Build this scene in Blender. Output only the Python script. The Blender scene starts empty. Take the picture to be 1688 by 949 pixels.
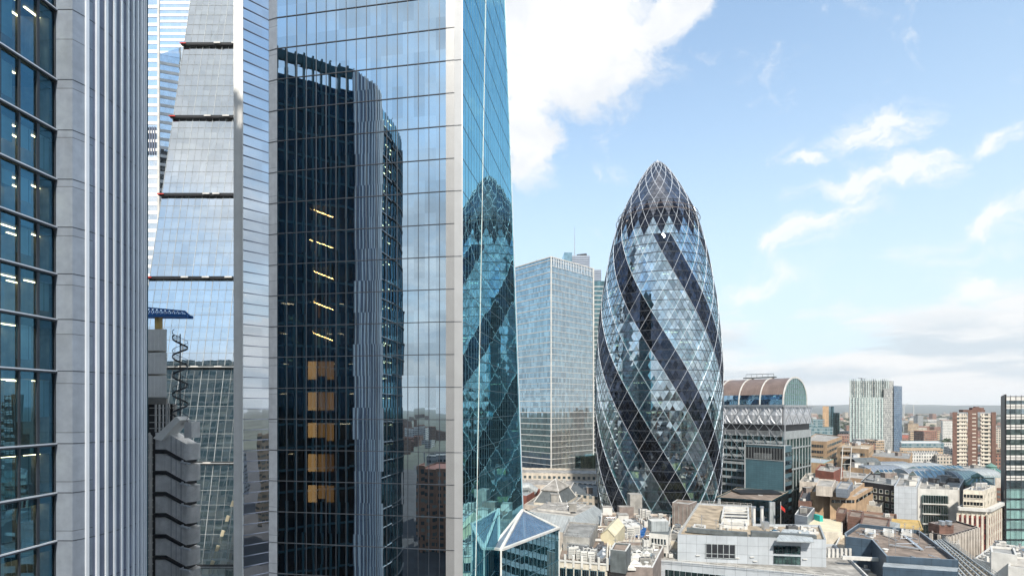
import bpy, math, random
from math import radians as rad, sin, cos, pi
from mathutils import Vector
random.seed(7)
S = bpy.context.scene
C = S.collection
F = 850.0; H = 70.0; HZ = 672.0; CX = 844.0      # focal length in photo pixels, eye height, horizon row, middle column

# ------------------------------------------------------------------ camera
cam_d = bpy.data.cameras.new('camera'); cam = bpy.data.objects.new('camera', cam_d); C.objects.link(cam)
cam.location = (0, 0, H); cam.rotation_euler = (rad(90), 0, 0)
cam_d.sensor_width = 36; cam_d.lens = 36 * F / 1688; cam_d.shift_y = (HZ - 474.5) / 1688
cam_d.clip_start = 0.5; cam_d.clip_end = 60000
S.camera = cam

# ------------------------------------------------------------------ light
SUN_EL = rad(44); SUN_AZ = math.atan2(0.05, -0.99)      # the sun stands behind the viewer
sx, sy = math.sin(SUN_AZ), math.cos(SUN_AZ)
sd = Vector((sx * cos(SUN_EL), sy * cos(SUN_EL), sin(SUN_EL)))
sl = bpy.data.lights.new('sun', 'SUN'); sun = bpy.data.objects.new('sun', sl); C.objects.link(sun)
sl.energy = 2.9; sl.angle = rad(2.0); sl.color = (1.0, 0.93, 0.83)
sun.rotation_euler = sd.to_track_quat('Z', 'Y').to_euler(); sun.location = (0, 0, 500)
S.view_settings.view_transform = 'Standard'; S.view_settings.look = 'None'
S.view_settings.gamma = 1; S.view_settings.use_curve_mapping = False
S.view_settings.exposure = 1.18
S.cycles.max_bounces = 8; S.cycles.glossy_bounces = 4; S.cycles.transmission_bounces = 4
S.cycles.transparent_max_bounces = 10; S.cycles.volume_bounces = 0
S.cycles.sample_clamp_indirect = 6

# ------------------------------------------------------------------ node helper
class NT:
    def __init__(s, t): s.t = t; s.n = t.nodes; s.l = t.links
    def node(s, typ, **kw):
        n = s.n.new(typ)
        for k, v in kw.items(): setattr(n, k, v)
        return n
    def put(s, sock, v):
        if isinstance(v, bpy.types.NodeSocket): s.l.new(v, sock)
        elif v is not None: sock.default_value = v
    def m(s, op, a, b=None, c=None, clamp=False):
        n = s.node('ShaderNodeMath', operation=op, use_clamp=clamp)
        s.put(n.inputs[0], a)
        if b is not None: s.put(n.inputs[1], b)
        if c is not None: s.put(n.inputs[2], c)
        return n.outputs[0]
    def v(s, op, a, b=None):
        n = s.node('ShaderNodeVectorMath', operation=op); s.put(n.inputs[0], a)
        if b is not None:
            if op == 'SCALE': s.put(n.inputs['Scale'], b)
            else: s.put(n.inputs[1], b)
        return n.outputs['Value'] if op in ('LENGTH', 'DOT_PRODUCT') else n.outputs[0]
    def mix(s, f, a, b):
        n = s.node('ShaderNodeMix', data_type='RGBA'); s.put(n.inputs[0], f); s.put(n.inputs[6], a); s.put(n.inputs[7], b)
        return n.outputs[2]
    def mixs(s, f, a, b):
        n = s.node('ShaderNodeMixShader'); s.put(n.inputs[0], f); s.l.new(a, n.inputs[1]); s.l.new(b, n.inputs[2]); return n.outputs[0]
    def noise(s, vec, scale, detail=4, rough=.55, col=False):
        n = s.node('ShaderNodeTexNoise'); s.put(n.inputs['Vector'], vec); n.inputs['Scale'].default_value = scale
        n.inputs['Detail'].default_value = detail; n.inputs['Roughness'].default_value = rough
        return n.outputs[1] if col else n.outputs[0]
    def white(s, vec): n = s.node('ShaderNodeTexWhiteNoise', noise_dimensions='3D'); s.put(n.inputs[0], vec); return n
    def ramp(s, x, a, b, c=0., d=1.):
        n = s.node('ShaderNodeMapRange', interpolation_type='SMOOTHSTEP'); s.put(n.inputs[0], x)
        for i, q in enumerate((a, b, c, d)): s.put(n.inputs[i + 1], q)
        return n.outputs[0]
    def xyz(s, v): n = s.node('ShaderNodeSeparateXYZ'); s.put(n.inputs[0], v); return n.outputs
    def comb(s, x, y, z): n = s.node('ShaderNodeCombineXYZ'); s.put(n.inputs[0], x); s.put(n.inputs[1], y); s.put(n.inputs[2], z); return n.outputs[0]
def c4(c): return (c[0], c[1], c[2], 1.0)

# ------------------------------------------------------------------ world: Nishita sky and clouds
W = bpy.data.worlds.new('World'); S.world = W; W.use_nodes = True
w = NT(W.node_tree); w.n.clear()
sky = w.node('ShaderNodeTexSky', sky_type='NISHITA', sun_disc=False)
sky.sun_elevation = SUN_EL; sky.sun_rotation = SUN_AZ % (2 * pi); sky.air_density = 1.1; sky.dust_density = 1.0; sky.ozone_density = 1.6
gen = w.node('ShaderNodeTexCoord').outputs['Generated']
dx, dy, dz = w.xyz(gen)
sk = w.v('MULTIPLY', sky.outputs[0], (.68, .93, 1.02))
front = w.ramp(dy, .05, .2)
iy = w.m('DIVIDE', 1.0, w.m('MAXIMUM', dy, .05))
U = w.m('MULTIPLY', dx, iy); V = w.m('MULTIPLY', dz, iy)
uv = w.comb(U, V, 0)
def nz3(vec, sc, det, ro=.6): return w.v('SUBTRACT', w.noise(vec, sc, det, ro, True), (.5, .5, .5))
uvw = w.v('ADD', uv, w.v('MULTIPLY', nz3(uv, 2.2, 3), (.30, .22, 0)))
uvw = w.v('ADD', uvw, w.v('MULTIPLY', nz3(uv, 9.0, 8, .65), (.10, .08, 0)))
def blob(px, py, rx, ry, ang=0, s=1.0):
    p = w.v('SUBTRACT', uvw, ((px - CX) / F, (HZ - py) / F, 0))
    ca, sa = cos(rad(ang)), sin(rad(ang))
    a = w.v('DOT_PRODUCT', p, (ca / (rx / F), sa / (rx / F), 0))
    b = w.v('DOT_PRODUCT', p, (-sa / (ry / F), ca / (ry / F), 0))
    r = w.m('SQRT', w.m('ADD', w.m('MULTIPLY', a, a), w.m('MULTIPLY', b, b)))
    return w.ramp(r, 1.5, .15, 0, s)
def union(L):
    acc = None
    for b in L:
        o = blob(*b); acc = o if acc is None else w.m('MAXIMUM', acc, o)
    return acc
big = union([(880, 30, 190, 190, 0, 1.0), (975, 95, 130, 80, 35, .95), (1070, 30, 170, 40, 35, .75), (865, 220, 70, 95, 20, .95), (852, 290, 40, 30, 0, .7)])
wis = union([(1440, 225, 140, 42, 24, .9), (1500, 275, 130, 36, 10, .85), (1395, 315, 110, 34, 28, .8), (1340, 385, 120, 30, 28, .85), (1265, 455, 130, 18, 14, .75),
             (1660, 355, 140, 30, 24, .85), (1650, 220, 80, 30, 20, .75), (1320, 285, 40, 14, 5, .75), (1600, 475, 60, 34, 8, 1.0), (1450, 430, 200, 20, 12, .55), (1600, 420, 160, 22, 14, .5), (1460, 130, 40, 10, 10, .4)])
# streaky texture that runs up to the right, as the thin clouds do
ca, sa = cos(rad(24)), sin(rad(24))
st = w.comb(w.v('DOT_PRODUCT', uvw, (ca * .42, sa * .42, 0)), w.v('DOT_PRODUCT', uvw, (-sa * 1.25, ca * 1.25, 0)), 0)
sn = w.noise(st, 16, 9, .66)
fn = w.noise(uvw, 7, 9, .62)
dw = w.ramp(w.m('ADD', wis, w.m('MULTIPLY', w.m('SUBTRACT', sn, .55), 2.8)), .02, 1.25)
dw = w.m('MULTIPLY', dw, w.m('MULTIPLY', wis, 2.2), clamp=True)
db = w.ramp(w.m('ADD', big, w.m('MULTIPLY', w.m('SUBTRACT', fn, .5), 1.7)), .12, .62)
bshade = w.ramp(w.noise(w.v('ADD', uvw, (5, 2, 0)), 4.0, 6, .6), .36, .62)
# low cloud bank along the horizon, everywhere
az = w.m('ARCTAN2', dx, dy)
hor = w.comb(az, w.m('MULTIPLY', dz, 3.2), 0)
hor = w.v('ADD', hor, w.v('MULTIPLY', nz3(hor, 6, 6), (.10, .14, 0)))
hn = w.noise(w.v('ADD', hor, (1.3, .2, 0)), 2.6, 9, .6)
bank = w.ramp(w.m('SUBTRACT', w.m('ADD', .145, w.m('MULTIPLY', w.m('SUBTRACT', hn, .5), .55)), dz), -.02, .045)
bank = w.m('MULTIPLY', bank, w.ramp(dz, .0, .03, .5, 1.0))
un = w.noise(w.v('MULTIPLY', w.v('ADD', hor, (.7, .1, 0)), (1, 2.0, 1)), 3.4, 8, .6)
under = w.m('MULTIPLY', w.ramp(un, .40, .58), w.m('MULTIPLY', w.ramp(dz, .16, .10), w.ramp(dz, .025, .05)))
# general broken cloud overhead and behind
zz = w.m('ADD', w.m('MAXIMUM', dz, 0), .16)
ov = w.comb(w.m('DIVIDE', dx, zz), w.m('DIVIDE', dy, zz), 0)
on = w.noise(w.v('ADD', ov, (3.1, 7.7, 0)), .75, 8, .6)
over = w.m('MULTIPLY', w.ramp(on, .38, .56), w.ramp(dy, .10, -.15))
veil = w.ramp(dz, .72, -.05, .22, .97)
c = w.mix(veil, sk, (2.95, 3.42, 3.70, 1))
c = w.mix(w.m('MULTIPLY', over, .92), c, w.mix(w.ramp(w.noise(ov, 2.1, 6, .6), .4, .65), (2.5, 2.8, 3.15, 1), (4.2, 4.3, 4.4, 1)))
c = w.mix(w.m('MULTIPLY', dw, w.m('MULTIPLY', front, .85)), c, (3.85, 3.9, 3.95, 1))
c = w.mix(w.m('MULTIPLY', db, front), c, w.mix(bshade, (3.25, 3.4, 3.6, 1), (3.95, 3.97, 4.0, 1)))
bc = w.mix(under, (3.75, 3.75, 3.75, 1), (2.5, 2.85, 3.15, 1))
c = w.mix(w.m('MULTIPLY', bank, .92), c, bc)
bg = w.node('ShaderNodeBackground'); w.put(bg.inputs[0], c); bg.inputs[1].default_value = 0.12
wo = w.node('ShaderNodeOutputWorld'); w.l.new(bg.outputs[0], wo.inputs[0])
W.cycles.sampling_method = 'MANUAL'; W.cycles.sample_map_resolution = 512

# ------------------------------------------------------------------ materials
MATS = {}
def newmat(name):
    m = bpy.data.materials.new(name); m.use_nodes = True; t = NT(m.node_tree); t.n.clear()
    out = t.node('ShaderNodeOutputMaterial'); return m, t, out
def solid(name, col, rough=.7, metal=0, var=.25, scale=.5, bump=0, streak=True, spec=.4, seams=None):
    """painted, stone or metal surface with blotches, vertical rain streaks and optional panel seams (width, height)"""
    m, t, out = newmat(name)
    pos = t.node('ShaderNodeNewGeometry').outputs['Position']
    n1 = t.noise(pos, scale, 6, .6)
    f = t.ramp(n1, .3, .72, 1 - var, 1 + var * .35)
    if streak:
        st = t.noise(t.v('MULTIPLY', pos, (1.3, 1.3, .09)), 1.0, 4, .6)
        f = t.m('MULTIPLY', f, t.ramp(st, .3, .6, 1 - var * .6, 1.0))
    if seams:
        uvn = t.node('ShaderNodeUVMap').outputs[0]; u, v, _ = t.xyz(uvn)
        fu = t.m('ABSOLUTE', t.m('SUBTRACT', t.m('FRACT', t.m('DIVIDE', u, seams[0])), .5))
        fv = t.m('ABSOLUTE', t.m('SUBTRACT', t.m('FRACT', t.m('DIVIDE', v, seams[1])), .5))
        ln = t.m('MAXIMUM', t.m('GREATER_THAN', fu, .5 - .035 / seams[0]), t.m('GREATER_THAN', fv, .5 - .035 / seams[1]))
        cell = t.comb(t.m('FLOOR', t.m('DIVIDE', u, seams[0])), t.m('FLOOR', t.m('DIVIDE', v, seams[1])), 0)
        f = t.m('MULTIPLY', f, t.m('ADD', .93, t.m('MULTIPLY', t.white(cell).outputs[0], .12)))
        f = t.m('MULTIPLY', f, t.m('SUBTRACT', 1.0, t.m('MULTIPLY', ln, .5)))
    if name.startswith('roof_'):            # felt laid in strips, patched
        px_, py_, _ = t.xyz(pos)
        w1 = t.white(t.comb(t.m('FLOOR', t.m('MULTIPLY', px_, .9)), t.m('FLOOR', t.m('MULTIPLY', py_, .17)), 0)).outputs[0]
        f = t.m('MULTIPLY', f, t.m('ADD', .86, t.m('MULTIPLY', w1, .22)))
        f = t.m('MULTIPLY', f, t.ramp(t.noise(t.v('ADD', pos, (40, 9, 0)), .16, 3, .7), .36, .46, .72, 1.0))
    colv = t.v('SCALE', (col[0], col[1], col[2]), f)
    p = t.node('ShaderNodeBsdfPrincipled'); t.put(p.inputs['Base Color'], colv)
    p.inputs['Roughness'].default_value = rough; p.inputs['Metallic'].default_value = metal
    p.inputs['Specular IOR Level'].default_value = spec
    if bump:
        b = t.node('ShaderNodeBump'); b.inputs['Strength'].default_value = bump; b.inputs['Distance'].default_value = .1
        t.put(b.inputs['Height'], t.noise(pos, 3, 5)); t.l.new(b.outputs[0], p.inputs['Normal'])
    t.l.new(p.outputs[0], out.inputs[0]); MATS[name] = m; return m
def glass(name, tint=(.75, .86, .92), see=(.25, .4, .45), base=.5, tilt=.012, cell=(1.5, 4.2), rough=.0, wave=.006, island=False, var=.12, wscale=.5):
    """coated curtain-wall glass: a mirror coat over see-through glass, each pane set at its own tiny tilt"""
    m, t, out = newmat(name)
    geo = t.node('ShaderNodeNewGeometry'); N = geo.outputs['Normal']; pos = geo.outputs['Position']
    if island: wn = t.white(t.comb(geo.outputs['Random Per Island'], 0, 0))
    else:
        u, v, _ = t.xyz(t.node('ShaderNodeUVMap').outputs[0])
        wn = t.white(t.comb(t.m('FLOOR', t.m('DIVIDE', u, cell[0])), t.m('FLOOR', t.m('DIVIDE', v, cell[1])), 0))
    off = t.v('SCALE', t.v('SUBTRACT', wn.outputs['Color'], (.5, .5, .5)), tilt * 2)
    if wave:
        wv = t.v('SCALE', t.v('SUBTRACT', t.noise(t.v('MULTIPLY', pos, (1, 1, .35)), wscale, 2, .5, True), (.5, .5, .5)), wave * 2)
        off = t.v('ADD', off, wv)
    nn = t.v('NORMALIZE', t.v('ADD', N, off))
    cosi = t.m('ABSOLUTE', t.v('DOT_PRODUCT', N, geo.outputs['Incoming']))
    fac = t.m('ADD', t.m('MULTIPLY', t.m('POWER', t.m('SUBTRACT', 1.0, cosi, clamp=True), 5.0), 1 - base), base, clamp=True)
    if var: fac = t.m('ADD', fac, t.m('MULTIPLY', t.m('SUBTRACT', wn.outputs[0], .5), var), clamp=True)
    g = t.node('ShaderNodeBsdfGlossy'); g.inputs['Color'].default_value = c4(tint); g.inputs['Roughness'].default_value = rough; t.put(g.inputs['Normal'], nn)
    tr = t.node('ShaderNodeBsdfTransparent'); tr.inputs[0].default_value = c4(see)
    t.l.new(t.mixs(fac, tr.outputs[0], g.outputs[0]), out.inputs[0]); MATS[name] = m; return m
def facade(name, wall, pane=(.03, .05, .06), pitch=3., floor=3.4, wf=.55, hf=.5, lit=.05, rough=.75, sill=None, metalpane=.0, shift=(0, 0), glossp=.08, curt=.35):
    """wall with rows of windows (for buildings too far away to count their frames)"""
    m, t, out = newmat(name)
    geo = t.node('ShaderNodeNewGeometry'); pos = geo.outputs['Position']
    u, v, _ = t.xyz(t.node('ShaderNodeUVMap').outputs[0])
    u = t.m('DIVIDE', t.m('ADD', u, shift[0]), pitch); v = t.m('DIVIDE', t.m('ADD', v, shift[1]), floor)
    a = t.m('LESS_THAN', t.m('ABSOLUTE', t.m('SUBTRACT', t.m('FRACT', u), .5)), wf / 2)
    b = t.m('LESS_THAN', t.m('ABSOLUTE', t.m('SUBTRACT', t.m('FRACT', v), .5)), hf / 2)
    nz = t.xyz(geo.outputs['Normal'])[2]
    win = t.m('MULTIPLY', t.m('MULTIPLY', a, b), t.m('LESS_THAN', t.m('ABSOLUTE', nz), .5))
    wn = t.white(t.comb(t.m('FLOOR', u), t.m('FLOOR', v), 0))
    f = t.ramp(t.noise(pos, .25, 6, .6), .3, .7, .8, 1.08)
    st = t.ramp(t.noise(t.v('MULTIPLY', pos, (1.3, 1.3, .07)), .8, 4), .3, .6, .85, 1.0)
    colw = t.v('SCALE', (wall[0], wall[1], wall[2]), t.m('MULTIPLY', f, st))
    pc = t.mix(t.m('MULTIPLY', t.ramp(wn.outputs[0], .55, .95), curt), c4(pane), (.45, .47, .44, 1))
    p = t.node('ShaderNodeBsdfPrincipled'); t.put(p.inputs['Base Color'], t.mix(win, colw, pc))
    t.put(p.inputs['Roughness'], t.m('ADD', rough, t.m('MULTIPLY', win, glossp - rough)))
    t.put(p.inputs['Metallic'], t.m('MULTIPLY', win, metalpane))
    t.l.new(p.outputs[0], out.inputs[0]); MATS[name] = m; return m
def glow(name, col, s):
    m, t, out = newmat(name); e = t.node('ShaderNodeEmission'); e.inputs[0].default_value = c4(col); e.inputs[1].default_value = s
    t.l.new(e.outputs[0], out.inputs[0]); MATS[name] = m; return m

solid('asphalt', (.06, .06, .065), .9, var=.35, scale=.05, streak=False)
solid('far_ground', (.11, .12, .09), .95, var=.6, scale=.006, streak=False)
solid('hill', (.045, .075, .075), .95, var=.4, scale=.002, streak=False)
solid('white_paint', (.57, .56, .53), .55, var=.18, scale=.4)
solid('cream_stone', (.60, .55, .46), .8, var=.25, scale=.4)
solid('pale_stone', (.52, .47, .41), .8, var=.25, scale=.4)
solid('cream_sheet', (.60, .54, .38), .6, var=.12, scale=.3)
solid('grey_cladding', (.40, .43, .46), .45, var=.1, scale=.3, seams=(2.4, 2.2))
solid('blue_grey_cladding', (.20, .24, .28), .5, var=.15, scale=.3, seams=(3.0, 3.0))
solid('navy_cladding', (.045, .075, .11), .5, var=.25, scale=.3, seams=(4.0, 3.0))
solid('teal_cladding', (.06, .125, .155), .4, var=.14, scale=.15, seams=(1.4, 1.0))
solid('silver', (.62, .64, .66), .34, .85, var=.1, scale=.3)
solid('silver_panel', (.26, .30, .355), .42, .4, var=.13, scale=1.2, seams=(30, 4.0))
solid('shaded_fin', (.02, .07, .10), .35, .3, var=.1)  # rear fins: shade of the narrow gap put into a dark colour
solid('quilt_metal', (.50, .52, .55), .55, .5, var=.12)
solid('pod_metal', (.80, .80, .80), .45, .25, var=.2, scale=.6)
solid('box_white', (.86, .86, .84), .5, var=.08)
solid('fin_metal', (.66, .70, .75), .4, .3, var=.08, scale=.3)
solid('fin_panel', (.16, .19, .26), .42, .3, var=.16, scale=.25)
solid('steel', (.62, .62, .62), .33, .9, var=.25, scale=.8)
solid('dark_metal', (.03, .033, .04), .5, .3, var=.3, scale=.5)
solid('mullion', (.05, .06, .075), .45, .4, var=.2)
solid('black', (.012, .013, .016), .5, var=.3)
solid('concrete', (.30, .29, .27), .85, var=.3, scale=.5)
solid('brown_concrete', (.24, .20, .18), .85, var=.3, scale=.5)
solid('roof_grey', (.27, .27, .26), .9, var=.45, scale=.25, streak=False, bump=.3)
solid('roof_light', (.34, .325, .30), .9, var=.4, scale=.3, streak=False, bump=.3)
solid('roof_tan', (.38, .31, .225), .95, var=.35, scale=.35, streak=False, bump=.4)
solid('roof_brown', (.24, .19, .155), .95, var=.4, scale=.3, streak=False, bump=.4)
solid('roof_dark', (.10, .10, .105), .8, var=.4, scale=.4, streak=False)
solid('slate', (.11, .125, .13), .7, var=.3, scale=.6)
solid('lead', (.36, .39, .40), .55, .2, var=.2, scale=.5, seams=(1.2, 60))
solid('brick_brown', (.16, .09, .07), .85, var=.3, scale=.5, seams=(60, .9))
solid('brick_tan', (.42, .29, .18), .85, var=.25, scale=.3)
solid('brick_red', (.25, .09, .065), .85, var=.25, scale=.3)
solid('gold_panel', (.50, .34, .11), .6, var=.3, scale=.3)
solid('copper', (.20, .15, .13), .5, .2, var=.2, scale=.2, seams=(1.0, 60))
solid('verdigris', (.14, .27, .23), .6, .1, var=.3, scale=.5)
solid('turquoise', (.03, .38, .33), .5, var=.1)
solid('blue_crane', (.01, .13, .42), .45, var=.2)
solid('blue_tarp', (.01, .10, .32), .5, var=.3)
solid('red_paint', (.50, .03, .02), .5, var=.1)
solid('red_spandrel', (.22, .05, .04), .6, var=.2)
solid('brace_green', (.74, .88, .84), .5, var=.1)
solid('slab_teal', (.16, .25, .25), .6, var=.2)
solid('slab_grey', (.33, .34, .34), .7, var=.2)
solid('core_dark', (.06, .075, .08), .7, var=.3)
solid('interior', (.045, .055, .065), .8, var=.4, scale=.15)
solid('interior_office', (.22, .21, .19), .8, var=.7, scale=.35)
solid('ochre_wood', (.55, .36, .16), .5, var=.25, scale=1.2)
solid('leaf_dark', (.04, .075, .03), .9, var=.5, scale=.3, streak=False)
solid('bark', (.10, .075, .05), .9)
solid('pier_panel', (.20, .21, .22), .45, .3, var=.06)
solid('pier_edge', (.36, .37, .38), .4, .3, var=.06)
solid('window_frame', (.55, .55, .53), .5)
glass('scalpel_front_glass', (.69, .85, .96), (.15, .18, .20), .62, .004, (1.55, 4.36), wave=.0045, wscale=.28)
glass('scalpel_side_glass', (.40, .80, .92), (.02, .12, .16), .70, .0015, (1.55, 4.36), wave=.004, wscale=.3)
glass('scalpel_west_glass', (.80, .87, .94), (.3, .4, .45), .66, .003, (2.9, 1.45), wave=.006)
glass('office_glass', (.16, .42, .62), (.55, .76, .80), .30, .006, (1.5, 4.0), wave=.004)
glass('wedge_glass', (.95, .96, .95), (.60, .66, .64), .70, .003, (2.2, 4.0), wave=.004, var=.10)
glass('pale_tower_glass', (.90, .94, .97), (.5, .5, .5), .85, .006, (1.5, 3.9), wave=.004, var=.1)
glass('grid_tower_glass', (.58, .80, .92), (.10, .20, .26), .58, .010, (1.5, 3.7), wave=.004, var=.3)
glass('lattice_light_glass', (.76, .91, 1.0), (.26, .52, .58), .56, .030, island=True, wave=0, var=.42)
glass('lattice_dark_glass', (.15, .19, .28), (.02, .03, .04), .32, .03, island=True, wave=0, var=.35)
glass('lattice_dome_glass', (.50, .50, .54), (.18, .18, .22), .50, .035, island=True, wave=0, var=.25)
glass('lattice_black_glass', (.10, .12, .18), (.02, .02, .03), .30, .02, island=True, wave=0, var=.2)
glass('lobby_glass', (.40, .70, .86), (.10, .28, .33), .48, .004, (1.5, 30), wave=.006)
glass('lobby_roof_glass', (.68, .80, .88), (.3, .40, .48), .55, .02, (1.2, .8), wave=.01)
glass('vault_glass', (.70, .88, .92), (.25, .42, .45), .40, .003, (1.5, 3), wave=.004)
glass('green_glass', (.42, .62, .62), (.06, .14, .14), .38, .01, (1.5, 4), wave=.004, var=.3)
glass('window_glass', (.55, .66, .72), (.03, .05, .06), .30, .01, (1.0, 1.5), wave=.004, var=.2)
glass('teal_window_glass', (.35, .60, .60), (.04, .14, .14), .34, .01, (1.0, 1.5), wave=.004, var=.3)
glass('grid_glass', (.80, .95, 1.0), (.70, .92, .92), .30, .006, (2.0, 3.9), wave=.004, var=.35)
glass('rear_glass', (.04, .11, .18), (.01, .02, .03), .35, .006, (1.5, 4.0), wave=.004, var=.1)  # rear glazing tinted near black, the same shade put into its colour
facade('far_cream', (.48, .43, .36)); facade('far_white', (.58, .57, .54), pitch=2.6); facade('far_tan', (.42, .31, .21), wf=.8, hf=.4)
facade('far_brick', (.25, .13, .09)); facade('far_grey', (.33, .34, .35), wf=.8, hf=.45); facade('far_glass', (.20, .27, .30), (.06, .12, .14), wf=.9, hf=.7, glossp=.1)
facade('tile_brown', (.24, .15, .11)); facade('tower_cream', (.50, .42, .34), pitch=3.4, floor=2.8, wf=.35, hf=.4)
facade('slit_pale', (.52, .62, .60), (.02, .05, .06), pitch=2.3, floor=3.0, wf=.42, hf=.9, curt=.35)
facade('slit_grey', (.40, .40, .38), (.05, .07, .09), pitch=1.7, floor=3.0, wf=.5, hf=.8, curt=.9)
facade('slit_shaded', (.12, .19, .28), (.03, .06, .10), pitch=1.7, floor=3.0, wf=.5, hf=.8, curt=.5)  # darker copy of the slit wall, shade put into the right side's colour
glow('warm_strip', (1.0, .50, .14), 40); glow('stair_glow', (1.0, .46, .13), .62); glow('stair_glow_bright', (1.0, .50, .16), 1.5); glow('stair_glow_dim', (1.0, .44, .14), .28); glow('ceiling_light', (1.0, .72, .40), 5); glow('landing_glow', (.55, .80, .66), .22); glow('room_glow', (1.0, .74, .32), .55); glow('red_lamp', (1, .06, .03), 2)
glow('street_glow', (1.0, .7, .35), 4)

# ------------------------------------------------------------------ geometry helpers
def P(px, py, Y): return Vector(((px - CX) / F * Y, Y, H + (HZ - py) / F * Y))
def PX(px, Y): return Vector(((px - CX) / F * Y, Y))
def R(px, py, z):
    Y = (H - z) * F / (py - HZ); return Vector(((px - CX) / F * Y, Y))
def zat(py, Y): return H + (HZ - py) / F * Y
class MB:
    def __init__(s): s.v = []; s.f = []; s.m = []
    def face(s, pts, m=0):
        b = len(s.v); s.v += [tuple(p) if len(p) == 3 else (p[0], p[1], 0) for p in pts]; s.f.append(tuple(range(b, b + len(pts)))); s.m.append(m)
    def hexa(s, a, m=0):          # eight corners: bottom four anticlockwise, top four
        b = len(s.v); s.v += [tuple(p) for p in a]
        for q in ((3, 2, 1, 0), (4, 5, 6, 7), (0, 1, 5, 4), (1, 2, 6, 5), (2, 3, 7, 6), (3, 0, 4, 7)):
            s.f.append(tuple(b + i for i in q)); s.m.append(m)
    def box(s, x0, x1, y0, y1, z0, z1, m=0):
        s.hexa([(x0, y0, z0), (x1, y0, z0), (x1, y1, z0), (x0, y1, z0), (x0, y0, z1), (x1, y0, z1), (x1, y1, z1), (x0, y1, z1)], m)
    def prism(s, poly, z0, z1, m=0, mt=None, top=True, bottom=False, z1s=None):
        poly = ccw(poly); n = len(poly)
        for i in range(n):
            p, q = poly[i], poly[(i + 1) % n]
            s.face([(p[0], p[1], z0), (q[0], q[1], z0), (q[0], q[1], z1), (p[0], p[1], z1)], m)
        if top: s.face([(p[0], p[1], z1) for p in poly], m if mt is None else mt)
        if bottom: s.face([(p[0], p[1], z0) for p in reversed(poly)], m)
    def beam(s, p, q, w, h=None, m=0, up=None):
        p = Vector(p); q = Vector(q); h = w if h is None else h
        d = (q - p)
        if d.length < 1e-6: return
        d.normalize(); up = Vector(up) if up is not None else (Vector((0, 0, 1)) if abs(d.z) < .95 else Vector((0, 1, 0)))
        a = d.cross(up).normalized() * w / 2; b = a.cross(d).normalized() * h / 2
        s.hexa([p - a - b, q - a - b, q + a - b, p + a - b, p - a + b, q - a + b, q + a + b, p + a + b][0:0] or
               [p - a - b, p + a - b, p + a + b, p - a + b, q - a - b, q + a - b, q + a + b, q - a + b], m)
    def cyl(s, x, y, z0, z1, r, n=16, m=0, r1=None, mt=None):
        r1 = r if r1 is None else r1
        c = [(cos(2 * pi * i / n), sin(2 * pi * i / n)) for i in range(n)]
        for i in range(n):
            a, b = c[i], c[(i + 1) % n]
            if r1 > 1e-6: s.face([(x + a[0] * r, y + a[1] * r, z0), (x + b[0] * r, y + b[1] * r, z0), (x + b[0] * r1, y + b[1] * r1, z1), (x + a[0] * r1, y + a[1] * r1, z1)], m)
            else: s.face([(x + a[0] * r, y + a[1] * r, z0), (x + b[0] * r, y + b[1] * r, z0), (x, y, z1)], m)
        if r1 > 1e-6: s.face([(x + a[0] * r1, y + a[1] * r1, z1) for a in c], m if mt is None else mt)
    def tube(s, pts, r, n=8, m=0):
        pts = [Vector(p) for p in pts]
        rings = []
        for i, p in enumerate(pts):
            d = (pts[min(i + 1, len(pts) - 1)] - pts[max(i - 1, 0)]).normalized()
            up = Vector((0, 0, 1)) if abs(d.z) < .95 else Vector((0, 1, 0))
            a = d.cross(up).normalized(); b = a.cross(d)
            rings.append([p + a * r * cos(2 * pi * k / n) + b * r * sin(2 * pi * k / n) for k in range(n)])
        for i in range(len(rings) - 1):
            for k in range(n): s.face([rings[i][k], rings[i][(k + 1) % n], rings[i + 1][(k + 1) % n], rings[i + 1][k]], m)
    def build(s, name, mats, parent=None, origin=None):
        me = bpy.data.meshes.new(name); o = Vector(origin) if origin is not None else Vector((0, 0, 0))
        if parent is not None and origin is None: o = parent['_w'] if '_w' in parent else Vector((0, 0, 0)); o = Vector(o)
        vs = [(v[0] - o[0], v[1] - o[1], v[2] - o[2]) for v in s.v]
        me.from_pydata(vs, [], s.f)
        if isinstance(mats, str): mats = [mats]
        for m in mats: me.materials.append(MATS[m])
        me.polygons.foreach_set('material_index', s.m)
        uvl = me.uv_layers.new(name='UVMap').data; k = 0
        co = []
        for p in me.polygons:
            n = p.normal
            if abs(n.z) < .8:
                l = math.hypot(n.x, n.y) or 1; tx, ty = -n.y / l, n.x / l
                sc = 1 / max(math.sqrt(max(1 - n.z * n.z, .05)), .2)
                for vi in p.vertices: v = s.v[vi]; co += [v[0] * tx + v[1] * ty + 500, v[2] * sc + 100]
            else:
                for vi in p.vertices: v = s.v[vi]; co += [v[0] + 500, v[1] + 500]
        uvl.foreach_set('uv', co)
        ob = bpy.data.objects.new(name, me); C.objects.link(ob)
        ob['_w'] = tuple(o)
        if parent is not None: ob.parent = parent
        else: ob.location = o
        return ob
def ccw(poly):
    a = sum(poly[i][0] * poly[(i + 1) % len(poly)][1] - poly[(i + 1) % len(poly)][0] * poly[i][1] for i in range(len(poly)))
    return list(poly) if a > 0 else list(reversed(poly))
def inset(poly, d):
    poly = ccw(poly); n = len(poly); out = []
    for i in range(n):
        p0, p, p1 = Vector(poly[i - 1]), Vector(poly[i]), Vector(poly[(i + 1) % n])
        e0 = (p - p0).normalized(); e1 = (p1 - p).normalized()
        n0 = Vector((-e0.y, e0.x)); n1 = Vector((-e1.y, e1.x)); b = n0 + n1
        b = b / max(b.length_squared, .3) * 2
        out.append(p + b * d)
    return out
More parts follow.
